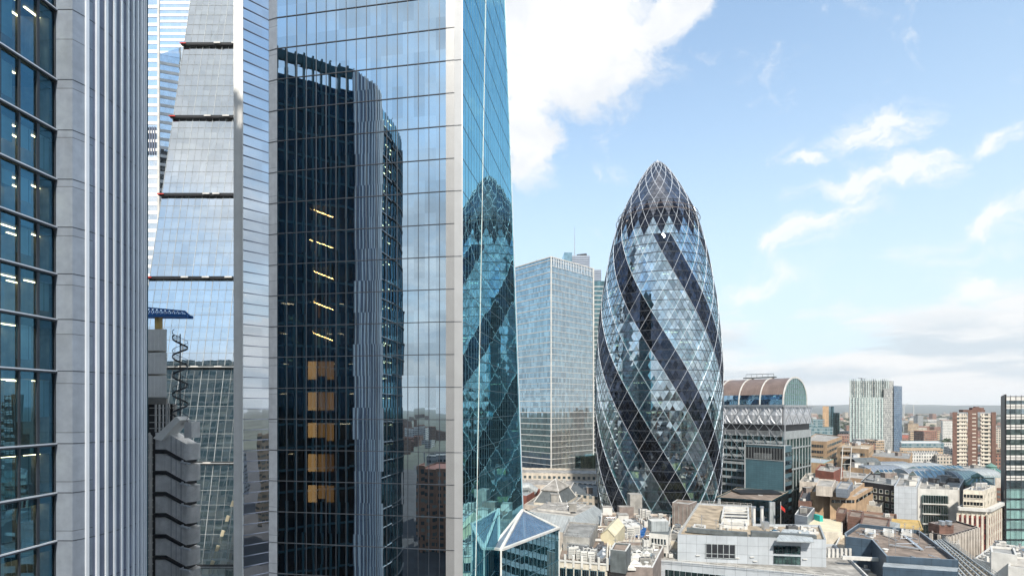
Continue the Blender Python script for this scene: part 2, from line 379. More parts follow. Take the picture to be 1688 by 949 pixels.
def tag(o, label=None, cat=None, group=None, kind=None):
    if label: o['label'] = label
    if cat: o['category'] = cat
    if group: o['group'] = group
    if kind: o['kind'] = kind
    return o
ROOTS = []
def thing(name, label, cat, loc, group=None):
    o = bpy.data.objects.new(name, None); C.objects.link(o); o.location = loc; o['_w'] = tuple(loc); o.empty_display_size = .5
    ROOTS.append(o); return tag(o, label, cat, group)
FOOT = []
def centroid(poly): n = len(poly); return (sum(p[0] for p in poly) / n, sum(p[1] for p in poly) / n)
def bld(name, label, poly, z, wall='pale_stone', roof='roof_grey', parapet=.9, z0=0, cat='building', group=None, foot=True, cap=None):
    cx, cy = centroid(poly); r = thing(name, label, cat, (cx, cy, z0), group)
    tier(r, poly, z, wall, roof, parapet, z0, cap)
    if foot: FOOT.append((cx, cy, max(math.hypot(p[0] - cx, p[1] - cy) for p in poly)))
    return r
def tier(r, poly, z, wall, roof, parapet=.9, z0=0, cap=None, wname='wall', rname='roof'):
    poly = ccw([Vector((p[0], p[1])) for p in poly]); b = MB()
    b.prism(poly, z0, z + parapet, 0, top=False)
    ins = inset(poly, .35); n = len(poly)
    if parapet > 0:
        for i in range(n):
            p, q, pi_, qi = poly[i], poly[(i + 1) % n], ins[i], ins[(i + 1) % n]
            b.face([(p[0], p[1], z + parapet), (q[0], q[1], z + parapet), (qi[0], qi[1], z + parapet), (pi_[0], pi_[1], z + parapet)], 1)
            b.face([(qi[0], qi[1], z - .1), (pi_[0], pi_[1], z - .1), (pi_[0], pi_[1], z + parapet), (qi[0], qi[1], z + parapet)], 0)
    b.build(wname, [wall, cap or wall], r)
    t = MB(); t.face([(p[0], p[1], z) for p in (ins if parapet > 0 else poly)]); return t.build(rname, roof, r)
WCACHE = {}
WCOUNT = {}
def winmesh(wd, ht, gm, fm, bars):
    key = (round(wd, 2), round(ht, 2), gm, fm, bars)
    if key not in WCACHE:
        b = MB(); t = .09; d = .10
        b.box(-wd / 2, wd / 2, -.02, .02, 0, ht, 0)
        for x0, x1, z0, z1 in ((-wd / 2 - t, -wd / 2 + .04, -t, ht + t), (wd / 2 - .04, wd / 2 + t, -t, ht + t), (-wd / 2 + .04, wd / 2 - .04, -t, .04), (-wd / 2 + .04, wd / 2 - .04, ht - .04, ht + t)):
            b.box(x0, x1, -d, .0, z0, z1, 1)
        for k in range(bars): x = -wd / 2 + wd * (k + 1) / (bars + 1); b.box(x - .03, x + .03, -.06, -.021, .04, ht - .04, 1)
        b.box(-wd / 2 - .15, wd / 2 + .15, -.2, 0, -t - .12, -t, 1)
        o = b.build('window', [gm, fm]); WCACHE[key] = o.data; bpy.data.objects.remove(o)
    return WCACHE[key]
def windows(r, p, q, rows, n, wd, ht, gm='window_glass', fm='window_frame', bars=1, margin=.0, skip=(), proud=.06, only=None):
    """windows at rows of sill heights along the wall p-q (outside on the right-hand side of p->q)"""
    p = Vector((p[0], p[1])); q = Vector((q[0], q[1])); d = q - p; L = d.length; d.normalize(); nrm = Vector((d.y, -d.x))
    ang = math.atan2(d.y, d.x); me = winmesh(wd, ht, gm, fm, bars); over = MB(); o0 = Vector(r['_w'])
    for iz, z in enumerate(rows):
        for i in range(n):
            if (i, iz) in skip: continue
            c = p + d * (margin + (L - 2 * margin) * (i + .5) / n) + nrm * proud
            WCOUNT[r.name] = WCOUNT.get(r.name, 0) + 1
            if WCOUNT[r.name] <= 100:
                o = bpy.data.objects.new('window', me); C.objects.link(o); o.parent = r
                o.location = (c.x - o0.x, c.y - o0.y, z - o0.z); o.rotation_euler = (0, 0, ang)
            else:
                a = c - d * wd / 2 ; b2 = c + d * wd / 2
                over.beam((a.x, a.y, z + ht / 2), (b2.x, b2.y, z + ht / 2), .06, ht, 0)
    if over.f: tag(over.build('window', [gm], r), kind='stuff')
def band(r, p, q, z, h, mat='window_glass', name='window_band', proud=.08, t=.12, mullions=0, mm='window_frame', mg=0.):
    p = Vector((p[0], p[1])); q = Vector((q[0], q[1])); d = (q - p).normalized(); nrm = Vector((d.y, -d.x))
    p = p + d * mg; q = q - d * mg; b = MB(); c0 = p + nrm * proud; c1 = q + nrm * proud
    b.beam((c0.x, c0.y, z + h / 2), (c1.x, c1.y, z + h / 2), t, h, 0)
    for k in range(mullions):
        c = c0 + (c1 - c0) * ((k + .5) / mullions) + nrm * (t / 2 + .02)
        b.beam((c.x, c.y, z), (c.x, c.y, z + h), .12, .1, 1)
    return b.build(name, [mat, mm], r)
def edge_pts(poly):
    poly = ccw(poly); return [(poly[i], poly[(i + 1) % len(poly)]) for i in range(len(poly))]
def facing(poly):           # walls of the footprint whose outside faces the viewer
    out = []
    for p, q in edge_pts(poly):
        d = Vector(q) - Vector(p); n = Vector((d.y, -d.x)); m = (Vector(p) + Vector(q)) / 2
        if n.dot(-m) > .02 * n.length * m.length: out.append((p, q))
    return out
# rooftop plant, all parts of the building they are bolted to
def inside(poly, x, y):
    c = False; n = len(poly); j = n - 1
    for i in range(n):
        if (poly[i][1] > y) != (poly[j][1] > y) and x < (poly[j][0] - poly[i][0]) * (y - poly[i][1]) / (poly[j][1] - poly[i][1]) + poly[i][0]: c = not c
        j = i
    return c
def ac(r, x, y, z, w=1.8, d=1.2, h=1.5, ang=0, mat='white_paint'):
    b = MB(); b.box(-w / 2, w / 2, -d / 2, d / 2, .15, h, 0)
    for sx_ in (-1, 1): b.box(sx_ * w * .35 - .08, sx_ * w * .35 + .08, -d / 2, d / 2, 0, .149, 2)
    for k in range(2): b.cyl((k - .5) * w * .48, 0, h, h + .14, min(w * .2, d * .4), 12, 2, mt=1)
    for k in range(5): b.box(-w * .42, w * .42, -d / 2 - .03, -d / 2 - .004, .3 + k * (h - .5) / 5, .3 + (k + .35) * (h - .5) / 5, 3)
    o = b.build('ac_unit', [mat, 'black', 'steel', 'slate'], r, origin=(0, 0, 0)); o0 = r['_w']
    o.location = (x - o0[0], y - o0[1], z - o0[2]); o.rotation_euler = (0, 0, ang); return o
def boxpart(r, name, poly, z0, z1, mat, mt=None):
    b = MB(); b.prism(poly, z0, z1, 0, 1 if mt else None); return b.build(name, [mat, mt or mat], r)
def rect(x, y, w, d, ang=0):
    c, s = cos(ang), sin(ang); return [Vector((x + c * a - s * b, y + s * a + c * b)) for a, b in ((-w / 2, -d / 2), (w / 2, -d / 2), (w / 2, d / 2), (-w / 2, d / 2))]
def rail(r, pts, z, h=1.1, mat='silver', step=2.0):
    b = MB()
    for i in range(len(pts) - 1):
        p, q = Vector((pts[i][0], pts[i][1], z)), Vector((pts[i + 1][0], pts[i + 1][1], z)); L = (q - p).length
        for hh in (h, h * .5): b.beam(p + Vector((0, 0, hh)), q + Vector((0, 0, hh)), .06)
        for k in range(int(L / step) + 1): c = p + (q - p) * (k * step / L); b.beam(c, c + Vector((0, 0, h)), .06)
    return b.build('railing', mat, r)
def clutter(r, poly, z, n, seed, kinds='adpsvh', ang=0, pale=.6):
    rs = random.Random(seed); xs = [p[0] for p in poly]; ys = [p[1] for p in poly]; pin = inset(poly, 1.2); placed = []; tries = 0
    while len(placed) < n and tries < n * 30:
        tries += 1; x = rs.uniform(min(xs), max(xs)); y = rs.uniform(min(ys), max(ys))
        if not inside(pin, x, y) or any(math.hypot(x - a, y - c) < 1.7 for a, c in placed): continue
        placed.append((x, y)); k = rs.choice(kinds); a = ang + rs.choice((0, pi / 2))
        m = 'white_paint' if rs.random() < pale else rs.choice(('silver', 'concrete', 'roof_dark'))
        if k == 'a': ac(r, x, y, z, rs.uniform(1.2, 2.6), rs.uniform(.9, 1.6), rs.uniform(1, 2), a, m)
        elif k == 'd':
            b = MB(); L = rs.uniform(3, 7); e = Vector((cos(a), sin(a), 0)); s0 = Vector((x, y, z + .5)); L2 = L
            if not inside(poly, x + e.x * L, y + e.y * L): L2 = 1.2
            b.beam(s0, s0 + e * L2, .6, .5); b.beam(s0 + e * (L2 - .3) + Vector((0, 0, -.5)), s0 + e * (L2 - .3), .5)
            b.beam(s0 + e * .3 + Vector((0, 0, -.5)), s0 + e * .3 + Vector((0, 0, .9)), .55); b.build('duct', 'silver' if m == 'concrete' else m, r)
        elif k == 'p':
            b = MB(); L = rs.uniform(2, 6); e = Vector((cos(a), sin(a), 0)); s0 = Vector((x, y, z))
            if not inside(poly, x + e.x * L, y + e.y * L): L = 1
            b.tube([s0, s0 + Vector((0, 0, .35)), s0 + e * L * .5 + Vector((0, 0, .35)), s0 + e * L + Vector((0, 0, .35)), s0 + e * L], .09, 6); b.build('pipe', 'silver', r)
        elif k == 's':
            b = MB(); w_ = rs.uniform(1, 2); pl = rect(x, y, w_, w_ * 1.3, a); b.prism(pl, z, z + .35, 0, top=False)
            pi2 = inset(pl, .12); apex = (x, y, z + .75)
            for i in range(4): p, q = ccw(pi2)[i], ccw(pi2)[(i + 1) % 4]; b.face([(p[0], p[1], z + .35), (q[0], q[1], z + .35), apex], 1)
            for i in range(4): p, q, c1, c2 = ccw(pl)[i], ccw(pl)[(i + 1) % 4], ccw(pi2)[i], ccw(pi2)[(i + 1) % 4]; b.face([(p[0], p[1], z + .35), (q[0], q[1], z + .35), (c2[0], c2[1], z + .35), (c1[0], c1[1], z + .35)], 0)
            b.build('skylight', ['white_paint', 'vault_glass'], r)
        elif k == 'v':
            b = MB(); rr = rs.uniform(.2, .5); hh = rs.uniform(.5, 1.2); b.cyl(x, y, z, z + hh, rr, 10); b.cyl(x, y, z + hh, z + hh + .2, rr * 1.4, 10); b.build('vent', 'silver' if rs.random() < .5 else 'white_paint', r)
        elif k == 't':
            b = MB(); hh = rs.uniform(2.5, 5); b.cyl(x, y, z, z + hh, .06, 6); b.beam((x - .6, y, z + hh * .9), (x + .6, y, z + hh * .9), .07); b.beam((x - .4, y, z + hh * .7), (x + .4, y, z + hh * .7), .07); b.build('aerial', 'silver', r)
        elif k == 'l':
            b = MB(); L = rs.uniform(3, 6); e = Vector((cos(a), sin(a), 0)); s0 = Vector((x, y, z))
            if not inside(poly, x + e.x * L, y + e.y * L): L = 1.5
            b.beam(s0 + Vector((0, 0, .16)), s0 + e * L + Vector((0, 0, .16)), .5, .12); b.beam(s0 + Vector((0, 0, .26)), s0 + e * L + Vector((0, 0, .26)), .12, .08); b.build('cable_tray', 'steel', r)
        elif k == 'h':
            pl = rect(x, y, rs.uniform(2, 4), rs.uniform(2, 3.5), a); b = MB(); hh = rs.uniform(1.8, 2.8); b.prism(pl, z, z + hh); b.prism(inset(pl, -.15), z + hh, z + hh + .15, 1, bottom=True)
            b.build('plant_room', [rs.choice(('white_paint', 'concrete', 'grey_cladding', 'brown_concrete')), 'roof_light'], r)

# ================================================================== SETTING
b = MB(); b.face([(-9000, -9000, -.02), (9000, -9000, -.02), (9000, 12500, -.02), (-9000, 12500, -.02)]); tag(b.build('ground', 'far_ground'), kind='structure')
b = MB(); b.face([(-400, -400, 0), (700, -400, 0), (700, 900, 0), (-400, 900, 0)]); tag(b.build('street', 'asphalt'), kind='structure')
b = MB(); rs = random.Random(3)
for row, (Yh, hh) in enumerate(((9000, 90), (10500, 125))):      # low wooded ridge on the skyline
    n = 60; prof = [hh + 22 * sin(i * .35 + row) + rs.uniform(-7, 7) for i in range(n + 1)]
    for i in range(n):
        xa, xb = -8900 + 17800 * i / n, -8900 + 17800 * (i + 1) / n
        b.face([(xa, Yh - 2500, 0), (xb, Yh - 2500, 0), (xb, Yh, prof[i + 1]), (xa, Yh, prof[i])])
        b.face([(xa, Yh, prof[i]), (xb, Yh, prof[i + 1]), (xb, Yh + 1500, 0), (xa, Yh + 1500, 0)])
tag(b.build('hills', 'hill'), kind='structure')

# ================================================================== LEFT TOWER (finned metal and dark office glass)
LV = [-60, -56, -52, -48.2, -44.3, -40.4, -36.5, -32.6, -28.7, -24.8, -20.9, -14.6, -10.8, -6.9, -2.9, 3.0, 7.2, 10.9, 14.7, 18.6, 22.6, 26.7, 32.4, 36.5, 40.5, 44.5, 48.5, 52.5, 56.5]
LV = [H + v for v in LV]; ZL = 132.0
def smooth(pts, n):                          # Catmull-Rom
    out = []; pts = [Vector(p) for p in pts]
    for i in range(len(pts) - 1):
        p0, p1, p2, p3 = pts[max(i - 1, 0)], pts[i], pts[i + 1], pts[min(i + 2, len(pts) - 1)]
        for k in range(n):
            t = k / n; out.append(.5 * ((2 * p1) + (-p0 + p2) * t + (2 * p0 - 5 * p1 + 4 * p2 - p3) * t * t + (-p0 + 3 * p1 - 3 * p2 + p3) * t ** 3))
    out.append(pts[-1]); return out
def walk(pts, step, start=0.):               # points and directions at even steps along a polyline
    out = []; nxt = start
    for i in range(len(pts) - 1):
        p, q = pts[i], pts[i + 1]; L = (q - p).length
        while nxt <= L: out.append((p + (q - p) * (nxt / L), (q - p).normalized())); nxt += step
        nxt -= L
    return out
A = Vector((-37.2, 42))
arc = smooth([(-35.8, 42), (-35.3, 43.1), (-35.0, 44.6), (-34.95, 46.2), (-35.1, 47.7), (-35.5, 49.3), (-36.2, 50.9)], 6)
rear = smooth([(-36.2, 50.9), (-37.9, 52.6), (-40.6, 55.4), (-43.4, 58.2), (-47.5, 62), (-54, 66)], 5)
bay = smooth([(-54, 17.5), (-46.5, 20), (-41.4, 24.5), (-38.9, 30), (-37.8, 36), (-37.2, 42)], 6)
r = thing('office_tower', 'office tower filling the left edge, blue glass bays beside a curved silver-finned wall', 'building', (-50, 40, 0)); LT = r
def wallrun(b, pts, z0, z1, m=0):
    for i in range(len(pts) - 1): p, q = pts[i], pts[i + 1]; b.face([(p.x, p.y, z0), (q.x, q.y, z0), (q.x, q.y, z1), (p.x, p.y, z1)], m)
b = MB(); wallrun(b, [A] + arc[:8], 0, ZL, 0); wallrun(b, arc[7:], 0, ZL, 1)
wallrun(b, [rear[-1], Vector((-76, 67)), Vector((-76, 17.5)), bay[0]], 0, ZL - 4, 0)
b.build('wall', ['silver_panel', 'fin_panel'], r)
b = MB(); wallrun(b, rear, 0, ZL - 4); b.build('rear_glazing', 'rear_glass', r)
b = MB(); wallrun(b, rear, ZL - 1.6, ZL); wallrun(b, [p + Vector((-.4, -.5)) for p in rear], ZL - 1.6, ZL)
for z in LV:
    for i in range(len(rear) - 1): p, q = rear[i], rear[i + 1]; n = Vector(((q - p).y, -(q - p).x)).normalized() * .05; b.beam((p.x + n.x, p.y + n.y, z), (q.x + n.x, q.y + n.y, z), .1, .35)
b.build('crown_beam', 'shaded_fin', r)
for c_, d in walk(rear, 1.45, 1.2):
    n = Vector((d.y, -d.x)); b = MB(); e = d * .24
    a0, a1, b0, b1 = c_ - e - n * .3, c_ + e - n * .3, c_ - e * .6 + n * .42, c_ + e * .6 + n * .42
    b.hexa([(a0.x, a0.y, .2), (b0.x, b0.y, .2), (b1.x, b1.y, .2), (a1.x, a1.y, .2), (a0.x, a0.y, ZL + .2), (b0.x, b0.y, ZL + .2), (b1.x, b1.y, ZL + .2), (a1.x, a1.y, ZL + .2)]); b.build('rear_fin', 'shaded_fin', r)
b = MB()
for z in LV:
    pth = [A] + arc
    for i in range(len(pth) - 1):
        p, q = pth[i], pth[i + 1]; d = (q - p).normalized(); n = Vector((d.y, -d.x)) * .012
        b.face([(p.x + n.x, p.y + n.y, z - .03), (q.x + n.x, q.y + n.y, z - .03), (q.x + n.x, q.y + n.y, z + .04), (p.x + n.x, p.y + n.y, z + .04)])
b.build('panel_joint', 'mullion', r)
for c_, d in walk(arc[5:], .80):
    n = Vector((d.y, -d.x)); b = MB(); e = d * .125; a0, a1 = c_ - e - n * .03, c_ + e - n * .03; b0, b1 = c_ - e * .9 + n * .16, c_ + e * .9 + n * .16
    b.hexa([(a0.x, a0.y, .2), (b0.x, b0.y, .2), (b1.x, b1.y, .2), (a1.x, a1.y, .2), (a0.x, a0.y, ZL + .2), (b0.x, b0.y, ZL + .2), (b1.x, b1.y, ZL + .2), (a1.x, a1.y, ZL + .2)])
    b.build('fin', 'fin_metal', r)
b = MB(); b.face([(p.x, p.y, ZL - 4) for p in [A] + arc + rear[1:] + [Vector((-76, 67)), Vector((-76, 17.5))] + bay[:-1]]); b.build('roof', 'roof_grey', r)
def offs(pts, o):
    out = []
    for i, p in enumerate(pts):
        d = (pts[min(i + 1, len(pts) - 1)] - pts[max(i - 1, 0)]).normalized(); out.append(p + Vector((d.y, -d.x)) * o)
    return out
b = MB(); wallrun(b, offs(bay, -.10), 0, ZL); gl = b.build('glazing', 'office_glass', r)
bl = walk(list(reversed(bay)), 1.42, .0)
for i, (c_, d) in enumerate(bl):
    b = MB(); b.beam((c_.x, c_.y, 0), (c_.x, c_.y, ZL), .10 if i == 0 else (.20 if i % 2 else .13), .12, up=(-d.y, d.x, 0)); b.build('mullion', 'mullion', r)
bt_ = None; b2 = MB(); b3 = MB(); lights = MB(); bo = offs(bay, .09); bi = offs(bay, -.35); bi2 = offs(bay, -7.8)
for j, z in enumerate(LV):
    b = MB()
    for i in range(len(bo) - 1):
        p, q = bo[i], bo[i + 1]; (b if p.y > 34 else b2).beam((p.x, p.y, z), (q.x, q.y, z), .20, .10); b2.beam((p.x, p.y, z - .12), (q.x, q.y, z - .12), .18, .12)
    b.build('transom', 'fin_metal', gl)
    b3.prism([p for p in bi] + [p for p in reversed(bi2[6:])], z - .75, z - .1, bottom=True)
    rs2 = random.Random(j); z1 = LV[j + 1] if j + 1 < len(LV) else ZL
    for row in range(4):
        pl_ = walk(list(reversed(offs(bay, -(1.1 + row * 1.5)))), 1.9, .3)
        for c_, d in pl_[:6]:
            if rs2.random() < .82 and c_.y > 33: lights.beam((c_.x, c_.y, z1 - .84), (c_.x + d.x * 1.2, c_.y + d.y * 1.2, z1 - .84), .15, .06)
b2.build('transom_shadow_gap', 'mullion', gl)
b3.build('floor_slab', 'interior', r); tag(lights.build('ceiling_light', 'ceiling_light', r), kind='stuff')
b = MB(); wallrun(b, offs(bay, -6.6), 0, ZL - 4.5)
e0, e1 = Vector((-37.6, 41.9)), Vector((-45.4, 41.2)); b.face([(e0.x, e0.y, 0), (e1.x, e1.y, 0), (e1.x, e1.y, ZL - 4.5), (e0.x, e0.y, ZL - 4.5)]); b.build('inner_wall', 'interior_office', r)
b = MB(); rs2 = random.Random(5); ib = offs(bay, -.4)
for j in range(len(LV) - 1):
    for i in range(min(8, len(bl) - 1)):
        if rs2.random() < .45:
            hh = (LV[j + 1] - LV[j]) * rs2.uniform(.25, .7); (p, dp), (q, dq) = bl[i], bl[i + 1]; p = p + Vector((-dp.y, dp.x)) * -.4 + dp * .15; q = q + Vector((-dq.y, dq.x)) * -.4 - dq * .15
            b.face([(p.x, p.y, LV[j + 1] - .8 - hh), (q.x, q.y, LV[j + 1] - .8 - hh), (q.x, q.y, LV[j + 1] - .8), (p.x, p.y, LV[j + 1] - .8)])
tag(b.build('blind', 'lead', r), kind='stuff')

# ================================================================== ANGULAR GLASS TOWER
FZ = 116.4; FH = 4.36; lev = [FZ + FH * k for k in range(-24, 17)]
r = thing('glass_tower', 'tall angular mirror-glass tower reflecting a dark tower, its right side wall turquoise', 'building', (-15, 80, 0)); GT = r
S0, S1, S2, S3, S4, S5 = PX(385, 71.0), PX(400, 71.0), PX(443.5, 73.4), PX(457, 72.95), PX(735, 69.05), PX(762, 68.75)
SDIR = Vector((.191, .981)).normalized()
def back(z): return S5 + SDIR * (57 - .2 * z)
ZT = 190
def wall_face(b, p, q, z0, z1, m=0): b.face([(p[0], p[1], z0), (q[0], q[1], z0), (q[0], q[1], z1), (p[0], p[1], z1)], m)
b = MB(); wall_face(b, S3, S4, 0, ZT); fg = b.build('front_glazing', 'scalpel_front_glass', r)
b = MB()
for k in range(1, 17):
    c_ = S3 + (S4 - S3) * (k / 16.6); b.beam((c_.x, c_.y - .03, 0), (c_.x, c_.y - .03, ZT), .055, .09, up=(0, 1, 0))
for z in lev:
    p, q = S3, S4; b.beam((p.x, p.y - .04, z), (q.x, q.y - .04, z), .08, .10)
b.build('mullion', 'mullion', fg)
b = MB(); bk = back(0); bt = back(ZT)
b.face([(S5.x, S5.y, 0), (bk.x, bk.y, 0), (bt.x, bt.y, ZT), (S5.x, S5.y, ZT)]); sg = b.build('side_glazing', 'scalpel_side_glass', r)
b = MB(); nr = Vector((SDIR.y, -SDIR.x)) * .012
for z in lev:
    p, q = S5 + nr, back(z) + nr; b.beam((p.x, p.y, z), (q.x, q.y, z), .03, .08)
k = 1
while k * 1.5 < 57:
    L = k * 1.5; zt = min(ZT, (57 - L) / .2)
    if zt > 5: c_ = S5 + SDIR * L + nr; b.beam((c_.x, c_.y, 0), (c_.x, c_.y, zt), .02, .045, up=(SDIR.x, SDIR.y, 0))
    k += 1
b.build('mullion', 'teal_cladding', sg)
b = MB(); z0, z1 = 0, 185
p = S5 + SDIR * 3.6 + nr; q = S5 + SDIR * 16.5 + nr
b.beam((p.x, p.y, z0), (q.x, q.y, z1), .12, .12); b.build('white_seam', 'white_paint', r)
b = MB(); p = back(0) + nr; q = back(ZT) + nr; b.beam((p.x, p.y, 0), (q.x, q.y, ZT), .25, .25); b.build('edge_trim', 'fin_metal', r)
# silver corner pier: ribbed panel and smooth edge
M4 = S4 + (S5 - S4) * .52
b = MB(); wall_face(b, S4, M4, 0, ZT); wall_face(b, M4, S5, 0, ZT, 1)
b.beam((S5.x, S5.y - .02, 0), (S5.x, S5.y - .02, ZT), .14, .14, 1)
kk = 22
for k in range(kk): c_ = S4 + (M4 - S4) * ((k + .5) / kk); b.beam((c_.x, c_.y - .03, 0), (c_.x, c_.y - .03, ZT), .02, .05, 1, up=(0, 1, 0))
pier = b.build('corner_pier', ['pier_panel', 'pier_edge'], r)
b = MB()
for z in lev: b.beam((S4.x - .02, S4.y - .06, z), (M4.x, M4.y - .06, z), .05, .06)
for z in lev[::2]: b.beam((M4.x, M4.y - .06, z), (S5.x, S5.y - .06, z), .04, .03)
b.build('panel_joint', 'mullion', pier)
b = MB(); wall_face(b, S2, S3, 0, ZT)
for k in range(8): c_ = S2 + (S3 - S2) * ((k + .5) / 8); b.beam((c_.x, c_.y - .03, 0), (c_.x, c_.y - .03, ZT), .02, .05, 0, up=(0, 1, 0))
pier = b.build('west_pier', 'silver_panel', r)
b = MB()
for z in lev: b.beam((S2.x, S2.y - .06, z), (S3.x, S3.y - .06, z), .05, .06)
b.build('panel_joint', 'mullion', pier)
b = MB(); wall_face(b, S1, S2, 0, ZT); wg = b.build('west_glazing', 'scalpel_west_glass', r)
b = MB(); z = lev[0]
while z < ZT: b.beam((S1.x + .05, S1.y - .05, z), (S2.x - .05, S2.y - .05, z), .10, .10); z += FH / 3
tag(b.build('louvre', 'fin_panel', wg), kind='stuff')
b = MB(); wall_face(b, S0, S1, 0, ZT); wall_face(b, S0 + Vector((-6, 50)), S0, 0, ZT); b.beam((S1.x, S1.y - .05, 0), (S1.x, S1.y - .05, ZT), .16, .16); b.build('white_edge', 'box_white', r)
b = MB(); bb = S0 + Vector((-6, 50)); b.face([(bb.x, bb.y, 0), (bb.x, bb.y, ZT), (bt.x, bt.y, ZT), (bk.x, bk.y, 0)])
b.face([(S0.x, S0.y, ZT), (S1.x, S1.y, ZT), (S2.x, S2.y, ZT), (S5.x, S5.y, ZT), (bt.x, bt.y, ZT), (bb.x, bb.y, ZT)]); b.build('back_wall', 'teal_cladding', r)
# inside: floors, core and the stair with its lamps
b = MB()
for z in lev: b.prism([S2 + Vector((.4, .4)), S3 + Vector((0, .35)), S4 + Vector((0, .35)), S5 + Vector((-.4, .5)), S5 + SDIR * 14 + Vector((-.5, 0)), S0 + Vector((2, 14))], z - .55, z - .05, bottom=True)
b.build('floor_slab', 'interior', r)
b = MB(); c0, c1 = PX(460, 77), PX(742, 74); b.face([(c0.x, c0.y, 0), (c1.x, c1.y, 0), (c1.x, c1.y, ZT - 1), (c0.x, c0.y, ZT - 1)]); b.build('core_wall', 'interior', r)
for k in range(10):
    z = lev[0] ; zc = zat(822, 72) + k * FH
    stair = k >= 5
    b = MB(); lam = MB(); Yi = 73.4
    x0, x1 = PX(504, 72.6).x, PX(547, 72.6).x; h0 = zc - .9 + .2; hh = 2.9
    rsk = random.Random(40 + k)
    if not stair:
        xs_ = [x0, x0 + (x1 - x0) * .34, x0 + (x1 - x0) * .40, x0 + (x1 - x0) * .66, x0 + (x1 - x0) * .72, x1]
        for a in (0, 2, 4):
            b1 = MB(); b1.box(xs_[a], xs_[a + 1], Yi, Yi + .1, h0 + rsk.choice((0, 0, .5)), h0 + hh, 0); b1.build('stair_panel', ('stair_glow_bright' if a == 0 and rsk.random() < .7 else 'stair_glow') if a != 4 or rsk.random() < .5 else 'stair_glow_dim', r)  # panels glow by themselves, standing in for the lamplight on them
        lam.box(x0, x0 + (x1 - x0) * .42, Yi - .35, Yi - .22, h0 + hh - .30, h0 + hh - .12); lam.box(x0 + (x1 - x0) * .58, x1, Yi - .35, Yi - .22, h0 + hh - .30, h0 + hh - .12)
    else:
        b.box(x0, x0 + 1.1, Yi + .8, Yi + .9, h0, h0 + hh, 0); b.beam((x0 + .3, Yi, h0 + 2.5), (x1, Yi, h0 + .6), .9, .12, 0); b.box(x0, x1, Yi - .3, Yi + 1.2, h0 - .15, h0, 0)
        b.build('stair_flight', 'interior_office', r)
        bk_ = MB(); bk_.box(x0, x0 + 1.2, Yi + 1.3, Yi + 1.4, h0, h0 + hh); bk_.build('landing_wall', 'landing_glow' if rsk.random() < .7 else 'stair_glow_dim', r)  # wall glows by itself, its lamplight put into the material
        lam.beam((x0 + .3 + rsk.random() * .5, Yi - .3, h0 + 2.35), (x1, Yi - .3, h0 + 1.15), .12, .10); lam.box(x0 + .4, x1 - .1, Yi + .3, Yi + .5, h0 + hh - .1, h0 + hh)
    lam.build('stair_lamp', 'warm_strip', r)
rs2 = random.Random(11); lam = MB()
for k in range(12):
    z = lev[6 + k] - .75
    for px_ in (464, 470, 478, 541, 560, 572, 578):
        if rs2.random() < .35: c_ = PX(px_ + rs2.uniform(-3, 3), 75); lam.beam((c_.x, 74.2 + rs2.random(), z), (c_.x + .5, 75.5, z), .08, .05)
lam.build('ceiling_light', 'ceiling_light', r)

# ================================================================== DIAGRID TOWER
GY = 238.0; GX = (1083.5 - CX) / F * GY
prof = [(0, 24.6), (20, 26.0), (28.6, 27.0), (45, 27.9), (67.8, 28.25), (79, 28.25), (90, 28.05), (100.5, 27.4), (116, 25.9), (131, 23.5), (146, 20.3), (157, 17.0), (161.6, 15.2), (168.6, 11.6), (174, 8.6), (178, 6.0), (181, 3.7), (182.6, 1.9), (183.2, .05)]
def rad_at(z):
    z = max(0, min(z, 183.19))
    for i in range(len(prof) - 1):
        if prof[i][0] <= z <= prof[i + 1][0]:
            def sl_(j):
                j0, j1 = max(j - 1, 0), min(j + 1, len(prof) - 1); return (prof[j1][1] - prof[j0][1]) / (prof[j1][0] - prof[j0][0])
            h_ = prof[i + 1][0] - prof[i][0]; t = (z - prof[i][0]) / h_
            return (2 * t**3 - 3 * t * t + 1) * prof[i][1] + (t**3 - 2 * t * t + t) * h_ * sl_(i) + (-2 * t**3 + 3 * t * t) * prof[i + 1][1] + (t**3 - t * t) * h_ * sl_(i + 1)
g_al = math.atan2(-GY, -GX)
def gp(th, z, off=0.):                       # th degrees from the side facing the viewer, growing to the right
    a = g_al + rad(th); rr = rad_at(z) + off; return Vector((GX + rr * cos(a), GY + rr * sin(a), z))
ZK = lambda k: 4.15 * k + 2.5
r = thing('diagrid_tower', 'tall bullet-shaped glass tower with a diamond lattice and dark spiral bands', 'building', (GX, GY, 0)); GK = r
K0, K1 = -.5, 38
pm = MB(); PHI = 4.75
def strip_dark(th, kf):
    s_ = math.floor(((th - PHI) + 5 * kf + 10 - 10) / 20.0 + 1e-6)     # strips between right-falling lines
    return s_ % 3
